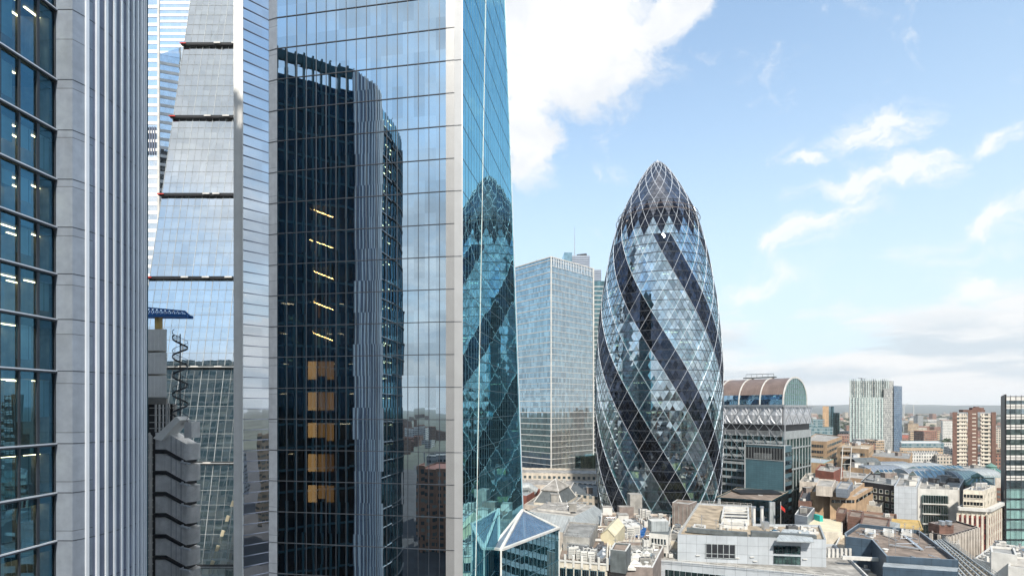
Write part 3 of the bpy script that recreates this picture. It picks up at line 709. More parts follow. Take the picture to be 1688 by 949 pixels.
# which strips are dark: the one through th=0 at k=10.96
D0 = strip_dark(0.0, 10.96)
rs2 = random.Random(2)
def pane_mat(th, kf):
    if kf > 37.99: return 2
    d2 = math.floor(((th - PHI) - 5 * (kf)) / 20 + 1e-6)
    if kf > 34:
        # cell coordinates of the diamond row centred on floor 36
        u_ = ((th - PHI) + 5 * (kf - 34)) / 20; v_ = ((th - PHI) - 5 * (kf - 34)) / 20
        return 3 if math.floor(u_ + 1e-6) - math.floor(v_ + 1e-6) == 1 or kf > 37 and math.floor(u_ + 1e-6) - math.floor(v_ + 1e-6) == 1 else (0 if kf < 36 else 2)
    if strip_dark(th, kf) == D0: return 1
    return 0
for k in range(0, 39):
    for j in range(72):
        th = PHI + 5 * j
        # at the floor line k: nodes at th; triangles above and below the line, base th..th+5
        a, c_ = gp(th, ZK(k)), gp(th + 5, ZK(k))
        if k < 38: pm.face([a, c_, gp(th + 2.5, ZK(k + .5))], pane_mat(th + 2.5, k + .17))
        if k > 0: pm.face([c_, a, gp(th + 2.5, ZK(k - .5))], pane_mat(th + 2.5, k - .17))
        if k < 38: pm.face([gp(th, ZK(k)), gp(th + 2.5, ZK(k + .5)), gp(th, ZK(k + 1)), gp(th - 2.5, ZK(k + .5))], pane_mat(th, k + .5))
pm.build('glazing', ['lattice_light_glass', 'lattice_dark_glass', 'lattice_dome_glass', 'lattice_black_glass'], r)
# dome panes: rings of 36 that close in on a lens cap
zs = [ZK(38), 162.6, 165.0, 167.4, 169.7, 171.9, 174.0, 175.9, 177.6, 179.1, 180.4, 181.5, 182.3]
dm = MB()
nd = 36
for i in range(len(zs) - 1):
    o = 5 * (i % 2)
    for j in range(nd):
        t0 = PHI + 10 * j + o; a, c_ = gp(t0, zs[i]), gp(t0 + 10, zs[i]); e, f_ = gp(t0 + 5, zs[i + 1]), gp(t0 + 15, zs[i + 1])
        mm_ = 0 if i > 0 else 0
        dm.face([a, c_, e], mm_); dm.face([c_, f_, e], mm_)
dome = dm.build('dome', 'lattice_dome_glass', r)
b = MB()
for i in range(len(zs) - 1):
    o = 5 * (i % 2)
    for j in range(nd):
        t0 = PHI + 10 * j + o; p, q = gp(t0, zs[i], .05), gp(t0 + 5, zs[i + 1], .05); q2 = gp(t0 - 5, zs[i + 1], .05)
        f1 = (10 * j + o - 5 * i) % 20 == 10; f2 = (10 * j + o + 5 * i) % 20 == 10
        b.beam(p, q, .17 if f1 else .06, .07, 0 if f1 else 1); b.beam(p, q2, .17 if f2 else .06, .07, 0 if f2 else 1)
        b.beam(p, gp(t0 + 10, zs[i], .05), .05, .05, 1)
b.build('dome_frame', ['fin_metal', 'mullion'], dome)
b = MB(); b.cyl(GX, GY, 182.2, 183.0, 2.3, 20, r1=1.9); b.cyl(GX, GY, 183.0, 183.6, 1.6, 20, r1=.5); b.cyl(GX, GY, 183.6, 184.4, .12, 6); b.build('lens_cap', 'steel', r)
# mullions
b = MB(); sgm = 4
for k in range(0, 39):
    for j in range(72): b.beam(gp(PHI + 5 * j, ZK(k), .07), gp(PHI + 5 * j + 5, ZK(k), .07), .10, .26, 1)
for k2 in range(0, 76):
    k = k2 / 2; o = 2.5 if k2 % 2 else 0
    for j in range(72):
        t0 = PHI + 5 * j + o; p = gp(t0, ZK(k), .06)
        for sgn in (1, -1):
            t1 = t0 + 2.5 * sgn; q = gp(t1, ZK(k + .5), .06)
            lat = ((t0 - PHI) + 5 * k * (-sgn)) % 20
            main = min(lat, 20 - lat) < .1
            if main: b.beam(gp(t0, ZK(k), .12), gp(t1, ZK(k + .5), .12), .12, .08, 0)
            else: b.beam(p, q, .09, .05, 1)
b.build('diagrid_frame', ['fin_metal', 'mullion'], r)
# structure behind the glass: green-white braces, floors, core
b = MB()
for k2 in range(0, 72):
    k = k2 / 2; o = 2.5 if k2 % 2 else 0
    for j in range(72):
        t0 = PHI + 5 * j + o
        for sgn in (1, -1):
            lat = ((t0 - PHI) + 5 * k * (-sgn)) % 20
            if min(lat, 20 - lat) < .1: b.beam(gp(t0, ZK(k), -.75), gp(t0 + 2.5 * sgn, ZK(k + .5), -.75), .95 if k < 22 else .6, .5, 0)
b.build('brace', 'brace_green', r)
b = MB(); lam = MB()
for k in range(0, 38):
    z = ZK(k); n = 72
    for j in range(n):
        th = PHI + 5 * j + 2.5
        dk = strip_dark(th, k) == D0 and k < 34
        o = -5.0 if dk else -1.4
        p, q = gp(th - 2.5, z, o), gp(th + 2.5, z, o); pi_, qi = gp(th - 2.5, z, -9.), gp(th + 2.5, z, -9.)
        d_ = Vector((0, 0, .75))
        b.face([p - d_, q - d_, q, p]); b.face([p, q, qi, pi_]); b.face([q - d_, p - d_, pi_ - d_, qi - d_])
        if dk: continue
        if random.Random(k * 91 + j // 3).random() < (.28 if 5 < k < 9 or k in (1, 2) else .10):
            a, c_ = gp(th - 1.8, z - .85, -2.6), gp(th + 1.8, z - .85, -2.6); lam.beam(a, c_, .25, .06)
b.build('floor_slab', 'slab_teal', r); lam.build('ceiling_light', 'ceiling_light', r)
b = MB(); b.cyl(GX, GY, 0, 155, 9, 24); b.build('core', 'core_dark', r)
b = MB()                                     # walls that glow by themselves, standing for lit rooms on a few floors
for k, t0, t1 in ((7, 8, 40), (8, 2, 30), (5, 12, 46), (4, 20, 50), (10, 5, 22), (3, -2, 14), (1, 10, 40), (6, -44, -22), (9, -30, -18)):
    t = t0
    while t < t1:
        p, q = gp(t, ZK(k), -5.5), gp(t + 4.6, ZK(k), -5.5); 
        if random.random() < .8: b.face([p + Vector((0, 0, .2)), q + Vector((0, 0, .2)), q + Vector((0, 0, 2.9)), p + Vector((0, 0, 2.9))])
        t += 5
b.build('glow_partition', 'room_glow', r)
# ring rails below the dome
for nm, z, off, rr in (('ring_rail', 157.8, 1.0, .13), ('ring_rail', 155.4, 1.1, .15)):
    b = MB(); b.tube([gp(t, z, off) for t in range(0, 361, 5)], rr, 6); b.build(nm, 'copper', r)
b = MB()
for t in range(0, 360, 20):
    b.tube([gp(t, 158.6, .1), gp(t, 158.4, .7), gp(t, 157.6, 1.1), gp(t, 155.6, 1.2), gp(t, 154.8, .9), gp(t, 154.4, .2)], .05, 5)
b.build('rail_bracket', 'steel', r)

# ================================================================== WEDGE TOWER (sloping glass) and pale towers behind it
r = thing('wedge_tower', 'sloping silver glass tower with red-edged black floor bands and diagonal braces', 'building', (-90, 160, 0))
def wy(z): return 152 + .2 * (z - H)
XL, XR = -112.5, -58.0
b = MB(); b.face([(XL, wy(0), 0), (XR, wy(0), 0), (XR, wy(226), 226), (XL, wy(226), 226)]); gz = b.build('sloping_glazing', 'wedge_glass', r)
b = MB(); b.face([(XL, wy(226) + 18, 0), (XL, wy(0), 0), (XL, wy(226), 226), (XL, wy(226) + 18, 226)]); b.face([(XR, wy(0), 0), (XR, wy(226) + 18, 0), (XR, wy(226) + 18, 226), (XR, wy(226), 226)])
b.face([(XL, wy(226), 226), (XR, wy(226), 226), (XR, wy(226) + 18, 226), (XL, wy(226) + 18, 226)]); b.build('side_wall', 'silver_panel', r)
b = MB(); k = 0; x = XL
while x <= XR: b.beam((x, wy(0) - .05, 0), (x, wy(226) - .05, 226), .05, .05 if k % 3 else .14, up=(1, 0, 0)); x += 2.2; k += 1
z = 12.5 + H - 28 * 3
while z < 226: b.beam((XL, wy(z) - .05, z), (XR, wy(z) - .05, z), .06, .10); z += 4
b.build('mullion', 'lead', gz)
for k in range(-3, 6):
    z = H + 12.2 + 28 * k
    if z > 224 or z < 2: continue
    b = MB(); b.beam((XL - .5, wy(z) - .5, z), (XR, wy(z) - .5, z), .9, .8); fb = b.build('floor_band', 'black', r)
    b = MB(); b.beam((XL - .7, wy(z) - 1.2, z), (XL + 1.4 if k > 0 else XR, wy(z) - 1.2, z), .2, .3); b.build('red_edge', 'red_paint' if k > 0 else 'lead', fb)
    rs2 = random.Random(k)
    for x0 in (XL + 10 + rs2.random() * 4, XL + 17, XL + 24):
        b = MB(); b.beam((x0, wy(z) - 1.25, z + .1), (x0 + 2.2, wy(z) - 1.25, z + .1), .2, .45); b.build('band_fitting', 'white_paint', fb)
b = MB()
for k in range(-3, 5):
    z0 = H + 12.5 + 28 * k; z1 = z0 + 28; xm = (XL + XR) / 2 - 9
    za, zb = max(z0, 0), z1
    for s_ in (-1, 1):
        xa, xb = (xm + s_ * 1.2, xm + s_ * 11) if k % 2 else (xm + s_ * 11, xm + s_ * 1.2)
        b.beam((xa, wy(za) + 1.4, za), (xb, wy(zb) + 1.4, zb), 1.1, .6, 0)
b.build('brace', 'silver', r)
b = MB(); z = 12.5 + H - 28 * 3
while z < 226: b.box(XL + .5, XR - .5, wy(z) + 2.6, wy(z) + 14, z - .6, z); z += 4
b.build('floor_slab', 'slab_grey', r)
rs2 = random.Random(4); b = MB(); z = 12.5 + H - 28 * 3; fl = 0
while z < 222:
    x = XL + 2
    while x < XR - 2:
        wl = rs2.choice((2.2, 4.4, 6.6))
        if rs2.random() < .62 and fl % 7 != 6: b.box(x, x + wl - .2, wy(z) + .9, wy(z) + 1.1, z + .9, z + 2.4)
        x += wl + rs2.choice((0, 2.2))
    z += 4; fl += 1
tag(b.build('blind', 'white_paint', r), kind='stuff')
b = MB(); b.face([(XL + 1, wy(0) + 13, 0), (XR, wy(0) + 13, 0), (XR, wy(226) + 13, 225), (XL + 1, wy(226) + 13, 225)]); b.build('core_wall', 'core_dark', r)
b = MB()                                                   # yellow stair flights low down behind the glass
for k in range(8):
    z0 = H - 46 + k * 4; x0 = -84.2 + k * 1.0; b.beam((x0 , wy(z0) + .6, z0), (x0 + 1.1, wy(z0) + .6, z0 + 3.6), .9, .4)
b.build('stair_flight', 'cream_sheet', r)

def pale(px0, px1, Y, ztop, label, fh=3.9, d=30, mat='pale_tower_glass', yr=None):
    p, q = PX(px0, Y), PX(px1, yr or Y); dd = (q - p).normalized(); nrm = p.normalized() * d
    poly = [p, q, q + q.normalized() * d * .9, p + nrm]; r = thing('high_rise', label, 'building', ((p.x + q.x) / 2, (p.y + q.y) / 2, 0))
    b = MB(); b.prism(poly, 0, ztop); b.build('wall', mat, r); b = MB(); z = 3.
    while z < ztop: b.beam((p.x, p.y - .1, z), (q.x, q.y - .1, z), .2, 1.3); z += fh
    b.build('window_band', 'box_white', r); return r, p, q
r, p, q = pale(150, 262, 225, 300, 'pale white high-rise rising straight beside the finned tower, nearest of the two pale ones')
b = MB(); b.beam((q.x, q.y - .2, 0), (q.x, q.y - .2, 300), .9, .5); b.build('corner_strip', 'white_paint', r)
b = MB(); zc = zat(225, 225)
for k in range(5): c_ = PX(240 + k * 4, 225); b.box(c_.x - .25, c_.x + .25, c_.y - .5, c_.y - .12, zc - 8, zc + 4)
b.build('vent_slot', 'fin_panel', r)
r, p, q = pale(262, 340, 238, zat(90, 238), 'pale glass high-rise with a slanting top, between the white one and the sloping tower', yr=244)
b = MB(); zt = zat(90, 238); b.prism([p, q, q + q.normalized() * 26, p + p.normalized() * 26], zt, zt + .5); top = Vector((q.x, q.y, zt + 11))
b.face([(p.x, p.y - .1, zt), (q.x, q.y - .1, zt), (q.x, q.y - .1, zt + 11)]); b.build('slanted_top', 'pale_tower_glass', r)
pale(240, 420, 300, 420, 'very tall pale ribbed high-rise farthest back behind the sloping tower', 3.6)

# ================================================================== SERVICE TOWER with stainless stair pods
r = thing('service_tower', 'service tower with stacked stainless steel stair pods and white boxes on top', 'building', (-62, 90, 0))
YL = 87.0
def lx(px, Y=YL): return (px - CX) / F * Y
b = MB(); b.prism([Vector((-84, 90.5)), Vector((lx(262), 90.5)), Vector((lx(262) - 8, 104)), Vector((-84, 104))], 0, zat(665, 90)); b.build('wall', 'dark_metal', r)
for k in range(3):
    z0, z1 = zat(657 - 2 - k * 38.5, YL), zat(657 - 38.0 - k * 38.5, YL)
    b = MB(); x0, x1 = lx(200), lx(275); b.prism([Vector((x0, YL)), Vector((x1, YL)), Vector((x1 - 4.9, YL + 7)), Vector((x0, YL + 7))], z0 + .06, z1 - .03, bottom=True)
    x = x0 + .6
    while x < x1 - .2: b.box(x, x + .05, YL - .05, YL, z0 + .2, z1 - .2); x += .62
    b.build('plant_box', 'box_white', r)
b = MB(); b.prism([Vector((lx(200), YL + .2)), Vector((lx(273), YL + .2)), Vector((lx(273) - 4, YL + 6.5)), Vector((lx(200), YL + 6.5))], zat(666, YL), zat(656, YL), bottom=True); b.build('box_base', 'concrete', r)
b = MB()
for px_ in (250, 256, 262, 268, 272): b.beam((lx(px_), YL + 1, zat(712, YL)), (lx(px_), YL + 1, zat(664, YL)), .22)
for py_ in (672, 684, 696, 706): b.beam((lx(240), YL + 1, zat(py_, YL)), (lx(275), YL + 1, zat(py_, YL)), .12)
b.build('steel_frame', 'steel', r)
b = MB(); cx_, cy_ = lx(287), YL + 1.6                      # spiral escape stair
z0, z1 = zat(700, YL), zat(548, YL); n = int((z1 - z0) / .19)
b.cyl(cx_, cy_, z0, z1, .09, 8)
prev = None
for i in range(n):
    z = z0 + i * .19; a = i * 2 * pi / 17; e = Vector((cos(a), sin(a), 0)) * 1.15; c_ = Vector((cx_, cy_, z))
    b.beam(c_ + e * .1, c_ + e, .30, .05)
    if prev is not None: b.beam(prev + Vector((0, 0, 1.0)), c_ + e + Vector((0, 0, 1.0)), .07); b.beam(prev, c_ + e, .06, .28); 
    if i % 3 == 0: b.beam(c_ + e, c_ + e + Vector((0, 0, 1.0)), .04)
    prev = c_ + e
b.build('spiral_stair', 'mullion', r)
def pod(zt, ht):
    b = MB(); x0, xa, xb, x1 = lx(252), lx(270), lx(303), lx(315); y0, y1 = YL + .6, YL + 3.6; dr = 1.9
    prof_t = [(x0, zt), (xa, zt), (xb, zt - dr)]; prof_b = [(x0, zt - ht), (xa, zt - ht), (xb, zt - ht - dr)]
    for i in range(2):
        (a0, t0), (a1, t1) = prof_t[i], prof_t[i + 1]; (_, u0), (_, u1) = prof_b[i], prof_b[i + 1]
        b.hexa([(a0, y0, u0), (a1, y0, u1), (a1, y1, u1), (a0, y1, u0), (a0, y0, t0), (a1, y0, t1), (a1, y1, t1), (a0, y1, t0)])
    xc = (xb + x1) / 2; rr = (y1 - y0) / 2; yc = (y0 + y1) / 2; pl = [Vector((xb, y0))] + [Vector((xb + (x1 - xb) * cos(t), yc + rr * sin(t))) for t in [(-pi / 2 + pi * i / 12) for i in range(1, 12)]] + [Vector((xb, y1))]
    b.prism(pl, zt - dr - ht + .1, zt - dr - .05, bottom=True)
    for i in range(1, 4): x = xa + (xb - xa) * i / 4; zz_ = zt - dr * i / 4; b.box(x - .035, x + .035, y0 - .02, y0, zz_ - ht + .1, zz_ - .1, 1)
    return b.build('stair_pod', ['pod_metal', 'fin_panel'], r)
step = 35.1 / F * YL
for k in range(10):
    zt = zat(742 + 35.1 * k - 35.1 + 6, YL); pod(zt, step - .75)
    b = MB(); zs_ = zt - step + .75
    b.box(lx(250), lx(270), YL + .3, YL + 3.4, zs_ - .60, zs_ - .04); b.hexa([(lx(270), YL + .3, zs_ - .60), (lx(304), YL + .3, zs_ - 2.5), (lx(304), YL + 3.4, zs_ - 2.5), (lx(270), YL + 3.4, zs_ - .60), (lx(270), YL + .3, zs_ - .04), (lx(304), YL + .3, zs_ - 1.94), (lx(304), YL + 3.4, zs_ - 1.94), (lx(270), YL + 3.4, zs_ - .04)])
    b.build('dark_gap', 'dark_metal', r)
    b = MB(); b.beam((lx(298), YL - .2, zs_ - 2.05), (lx(316), YL - .4, zs_ - 2.35), .35, .22); b.beam((lx(300), YL + .3, zs_ - 2.0), (lx(304), YL - .6, zs_ - 1.8), .2); b.build('lamp_bracket', 'fin_metal', r)
b = MB(); b.hexa([(lx(252), YL, zat(722, YL)), (lx(266), YL, zat(726, YL)), (lx(266), YL + 3, zat(726, YL)), (lx(252), YL + 3, zat(722, YL)), (lx(290), YL, zat(686, YL)), (lx(296), YL, zat(692, YL)), (lx(296), YL + 3, zat(692, YL)), (lx(290), YL + 3, zat(686, YL))][0:8]); b.build('stair_head', 'box_white', r)
b = MB(); b.box(lx(300), lx(312), YL + .6, YL + 3, zat(722, YL), zat(695, YL)); b.build('end_box', 'pod_metal', r)
b = MB(); b.tube([(lx(248), YL, 0), (lx(248), YL, zat(718, YL)), (lx(245), YL, zat(714, YL))], .28, 10)
z = 10
while z < zat(720, YL): b.cyl(lx(248), YL, z, z + .15, .36, 10); z += 1.2
b.build('riser_pipe', 'white_paint', r)
r2 = thing('roof_crane', 'blue lattice maintenance crane arm above the white boxes of the steel service tower', 'crane', (lx(262), YL + 3, zat(540, YL)))
b = MB(); xa, xb = lx(205), lx(297); za, zb = zat(517, YL), zat(517, YL)
for yy in (YL + 2, YL + 3.4): b.beam((xa, yy, zat(516, YL)), (xb, yy, zat(517, YL)), .45, .5)
b.beam((xa, YL + 2.7, zat(500, YL)), (lx(288), YL + 2.7, zat(508, YL)), .22); b.beam((lx(288), YL + 2.7, zat(508, YL)), (xb, YL + 2.7, zat(516, YL)), .22)
for k in range(12):
    t = k / 12; x = xa + (lx(290) - xa) * t; x2 = xa + (lx(290) - xa) * (t + 1 / 12)
    for yy in (YL + 2, YL + 3.4): b.beam((x, yy, za), ((x + x2) / 2, YL + 2.7, zat(501 + 7 * t, YL)), .12); b.beam(((x + x2) / 2, YL + 2.7, zat(501 + 7 * t, YL)), (x2, yy, za), .12)
b.build('arm', 'blue_crane', r2)
b = MB(); b.box(lx(240), lx(247), YL + 2.2, YL + 3.2, zat(541, YL), zat(515, YL)); b.build('mast', 'gold_panel', r2)

# ================================================================== GRID OFFICE TOWER left of the diagrid tower, and its neighbours
def corner_tower(pxc, Yc, ang, pxr, pxl_len):
    c_ = PX(pxc, Yc); u = Vector((cos(ang), sin(ang))); v = Vector((-sin(ang), cos(ang))); k = (pxr - CX) / F
    t = (k * c_.y - c_.x) / (u.x - k * u.y); return c_, c_ + u * t, c_ + v * pxl_len, u, v
Yt = 370.0; c_, pr, pl, u, v = corner_tower(908.5, Yt, rad(42), 978, 62)
r = thing('office_tower', 'glass office tower with white gridded right side and banded left side, behind the turquoise wall', 'building', (c_.x, c_.y, 0)); OT = r
zt = zat(424, Yt); zb = 0
b = MB(); b.prism([c_, pr, pr + (pl - c_), pl], 0, zt); b.build('wall', 'grid_tower_glass', r)
b = MB(); nfl = 40; fh = (zt - 10) / nfl; o = Vector((u.y, -u.x)) * .25; o2 = -Vector((v.y, -v.x)) * .25
o2 = Vector((-u.x, -u.y)) * .25
for k in range(nfl + 1):
    z = 8 + k * fh
    a, e = c_ + o, pr + o; b.beam((a.x, a.y, z), (e.x, e.y, z), .3, .30)
    a, e = c_ + o2, pl + o2; b.beam((a.x, a.y, z), (e.x, e.y, z), .3, .28 if k % 2 else .5)
b.build('floor_band', 'white_paint', r)
b = MB(); L = (pr - c_).length; n = 32
for k in range(n + 1):
    p = c_ + u * (L * k / n) + o * 1.4; b.beam((p.x, p.y, 6), (p.x, p.y, zt - 7), .14, .18)
b.build('fin', 'white_paint', r)
b = MB(); n = 26
for k in range(n + 1):
    p = c_ + u * (L * k / n) + o * 1.2; b.beam((p.x, p.y, zt - 6.5), (p.x, p.y, zt + .5), .4, .5)
b.build('crown_louvre', 'silver', r)
b = MB(); 
for p in (c_ + o + o2, pr + o): b.beam((p.x, p.y, 0), (p.x, p.y, zt + .6), .8, .8)
a, e = c_ + o, pr + o; b.beam((a.x, a.y, zt + .3), (e.x, e.y, zt + .3), .6, .7); a, e = c_ + o2, pl + o2; b.beam((a.x, a.y, zt + .3), (e.x, e.y, zt + .3), .6, .7)
b.build('frame', 'white_paint', r)
b = MB(); a = pl + (pr - c_) * .3; b.beam((a.x, a.y, zt + 1.5), ((c_ + (pr - c_) * .1 + (pl - c_) * .3).x, (c_ + (pr - c_) * .1 + (pl - c_) * .3).y, zt + 2.5), 1, .8); b.build('roof_rig', 'dark_metal', r)
b = MB(); p, q = pr - u * 22, pr + u * 8; off = Vector((u.y, -u.x)) * 6; b.prism([p + off, q + off, q - off, p - off], 0, zat(755, Yt)); b.build('lobby', 'green_glass', r)
FOOT.append((c_.x, c_.y + 40, 70))

Y2 = 470.0
r = thing('high_rise', 'stepped dark glass high-rise with a thin mast, between the grid tower and the diagrid tower', 'building', (PX(950, Y2).x, Y2, 0))
def blk(nm, px0, px1, Y, py, mat, d=25, par=r, zb=0):
    b = MB(); b.box(PX(px0, Y).x, PX(px1, Y).x, Y, Y + d, zb, zat(py, Y)); o = b.build(nm, mat, par); return o
for i, (a, e, py, m_, Y) in enumerate(((930, 943, 416, 'vault_glass', 470), (937, 972, 421, 'silver_panel', 474), (972, 991, 444, 'silver_panel', 466), (974, 999, 463, 'green_glass', 462))):
    blk('upper_block' if i < 3 else 'wall', a, e, Y, py, m_)
b = MB(); z = 6.
while z < zat(466, 462): b.box(PX(974, 462).x - .1, PX(999, 462).x + .1, 461.6, 461.9, z, z + 1.0); z += 4
b.build('floor_band', 'lead', r)
b = MB()
for px0, px1, Y, py in ((937, 972, 474, 421), (972, 991, 466, 444)):
    z = zat(py, Y)
    for k in range(1, 9): b.box(PX(px0, Y).x - .1, PX(px1, Y).x + .1, Y - .3, Y - .02, z - k * 2, z - k * 2 + .5)
b.build('louvre', 'fin_panel', r)
c0 = PX(948.5, 474); b = MB(); b.cyl(c0.x, 480, zat(421, 474), zat(371, 474), .45, 8, r1=.12); b.build('mast', 'steel', r)
b = MB(); x0, x1 = PX(952, 474).x, PX(968, 474).x; z = zat(418, 474); b.beam((x0, 478, z), (x1, 478, z + 1), .8, .8); b.box(PX(957, 474).x, PX(968, 474).x, 476, 480, zat(421, 474), z); b.build('roof_rig', 'dark_metal', r)

# ================================================================== VAULTED TOWER right of the diagrid tower
r = thing('vaulted_tower', 'office tower with a copper barrel-vault roof above quilted silver panels and criss-cross bars', 'building', (137.5, 262, 0))
fc = Vector((137.5, 262)); vu = Vector((-.683, .73)); vv = Vector((.73, .683)); VW = 52.0; VD = 42.0
def vq(a, d_, z): p = fc + vu * a + vv * d_; return Vector((p.x, p.y, z))
ztop = zat(668, 262); z2 = zat(700, 262)
def vbox(b, a0, a1, d0, d1, z0, z1, m=0): b.prism([vq(a0, d0, 0).xy, vq(a1, d0, 0).xy, vq(a1, d1, 0).xy, vq(a0, d1, 0).xy], z0, z1, m, bottom=True)
zf = zat(716, 262)
b = MB(); vbox(b, 0, VW, 0, VD, 0, zf); b.build('wall', 'green_glass', r)
b = MB(); vbox(b, .5, VW, .5, VD, zf, ztop); b.build('upper_storey', 'dark_metal', r)
b = MB(); n = 9; hgt = ztop - z2 + 0                    # quilted cushions
for side in (0, 1):
    nn = n if side == 0 else 4; wcell = (VW if side == 0 else VD) / (nn if side == 0 else 4)
    rows = [(z2, (z2 + ztop) / 2), ((z2 + ztop) / 2, ztop)]
    for ri, (za, zb_) in enumerate(rows):
        for k in range(-1, nn * 1 + 1):
            def q_(t, z, o): 
                t = max(0, min(t, nn)) * wcell
                return vq(t, -o, z) if side == 0 else vq(-o, t, z)
            for t0 in (k, ):
                zm = z2 + (ztop - z2) * .5
                c1 = [q_(t0, zm, .35), q_(t0 + .5, z2, .35), q_(t0 + 1, zm, .35), q_(t0 + .5, ztop, .35)]; ce = q_(t0 + .5, zm, 1.3)
                if ri == 0 and 0 <= k < nn:
                    for i in range(4): b.face([c1[i], c1[(i + 1) % 4], ce] if side else [c1[(i + 1) % 4], c1[i], ce])
                    for (A_, B_, C_) in ((q_(t0, z2, .35), q_(t0 + .5, z2, .35), q_(t0, zm, .35)), (q_(t0 + 1, z2, .35), q_(t0 + .5, z2, .35), q_(t0 + 1, zm, .35)), (q_(t0, ztop, .35), q_(t0 + .5, ztop, .35), q_(t0, zm, .35)), (q_(t0 + 1, ztop, .35), q_(t0 + .5, ztop, .35), q_(t0 + 1, zm, .35))):
                        ce2 = (A_ + B_ + C_) / 3 + Vector((-.5, -.5, 0)) * (1 if side == 0 else .2); b.face([A_, B_, ce2]); b.face([B_, C_, ce2]); b.face([C_, A_, ce2])
b.build('quilted_panel', 'quilt_metal', r)
b = MB(); zl = zat(762, 262)
nn = 9; wc = VW / nn; hz = wc * .92
for sgn in (1, -1):
    for k in range(-7, nn + 7):
        z0 = zl; t0 = k
        z_ = zl; t = k * 1.0
        while z_ < ztop - .1:
            t2 = t + sgn * .5; z3 = z_ + hz * .75
            if 0 <= min(t, t2) and max(t, t2) <= nn: b.beam(vq(t * wc, -.9 - (.5 if z_ > z2 else 0), z_), vq(t2 * wc, -.9 - (.5 if z_ > z2 else 0), min(z3, ztop)), .22, .22)
            t = t2; z_ = z3
for k in range(4):
    for a0, a1 in ((0, 1), (1, 0)): b.beam(vq(-1.5, (k + a0) * VD / 4, z2), vq(-1.5, (k + a1) * VD / 4, ztop), .3, .3)
b.beam(vq(-1.4, -1, ztop), vq(-1.4, VD, ztop), .5, .5); b.beam(vq(-1, -1.3, ztop), vq(VW, -1.3, ztop), .6, .9); b.beam(vq(-1.4, -.9, zf - 14), vq(-1.4, -.9, ztop), .4, .4)
b.beam(vq(0, -.9, zl), vq(VW, -.9, zl), .35, .5)
b.build('diagrid_brace', 'silver', r)
b = MB(); z = zf; k = 0
while z > 3:
    b.beam(vq(-.3, -.25, z), vq(VW, -.25, z), .5, 1.25 if k else 2.2); z -= 4.0; k += 1
b.build('spandrel', 'lead', r)
b = MB()
for k in range(18): b.beam(vq(VW * k / 18, -.3, 2), vq(VW * k / 18, -.3, zf), .35, .4)
b.build('mullion', 'teal_cladding', r)
b = MB(); b.beam(vq(-.2, -.2, zf + .6), vq(VW, -.2, zf + .6), .6, 2.4); 
for k in range(9): b.beam(vq(VW * k / 9 + .5, -.6, zf - 1), vq(VW * k / 9 + .5, -.6, zf + 2.5), .6, .5)
b.build('steel_band', 'steel', r)
b = MB()
for k in range(10): b.beam(vq(-.25, VD * k / 9, 2), vq(-.25, VD * k / 9, zf), .35, .3)
z = zf - .5; k = 0
while z > 2: b.beam(vq(-.3, 0, z), vq(-.3, VD, z), .4, .7 if k else 4.2); z -= 11.2 if k else 7; k += 1
b.build('side_frame', 'lead', r)
# barrel vault
RH = zat(620.5, 262) - ztop; vd0, vd1 = .8, VD * .86; vm = (vd0 + vd1) / 2; vr = (vd1 - vd0) / 2; NS = 20
def va(a, i, off=0., h=RH):
    t = pi * i / NS; return vq(a, vm - (vr + off) * cos(t), ztop + .2 + (h + off) * sin(t) ** .85)
b = MB(); b2 = MB()
for i in range(NS):
    tgt = b2 if (i < 2 or i >= NS - 2) else b
    tgt.face([va(VW, i), va(0, i), va(0, i + 1), va(VW, i + 1)])
b.build('vault_roof', 'copper', r); b2.build('vault_glazing', 'grid_tower_glass', r)
b = MB(); b.face([va(0, i) for i in range(NS + 1)]); en = b.build('vault_gable', 'vault_glass', r)
b = MB()
for k in range(1, 5):
    z = ztop + RH * k / 5; w_ = math.sqrt(max(0, 1 - (k / 5) ** 2.2)); b.beam(vq(-.1, vm - vr * w_, z), vq(-.1, vm + vr * w_, z), .15, .3)
for k in range(1, 12): d_ = vd0 + (vd1 - vd0) * k / 12; tt = abs(d_ - vm) / vr; b.beam(vq(-.12, d_, ztop), vq(-.12, d_, ztop + RH * (1 - tt ** 2.3) ** .47), .12, .15)
b.build('mullion', 'verdigris', en)
for a in (0, 11.5, 22.5, 33.5, 44.5): 
    b = MB()
    for i in range(NS): b.beam(va(a, i, .15), va(a, i + 1, .15), .9 if a == 0 else .55, .5, up=(vu.x, vu.y, 0))
    b.build('vault_rib', 'white_paint', r)
b = MB(); b.beam(va(10, NS // 2, .3) + Vector((0, 0, .5)), va(27, NS // 2, .3) + Vector((0, 0, .5)), 3, .6)
for a in (11, 14, 17, 20, 23, 26): b.beam(va(a, NS // 2, .3) + Vector((0, 0, .8)), va(a, NS // 2, .3) + Vector((0, 0, 2.2)), .15)
b.beam(va(11, NS // 2, .3) + Vector((0, 0, 2.3)), va(26, NS // 2, .3) + Vector((0, 0, 2.6)), .3, .3); b.build('roof_walkway', 'slate', r)
FOOT.append((137, 290, 50))
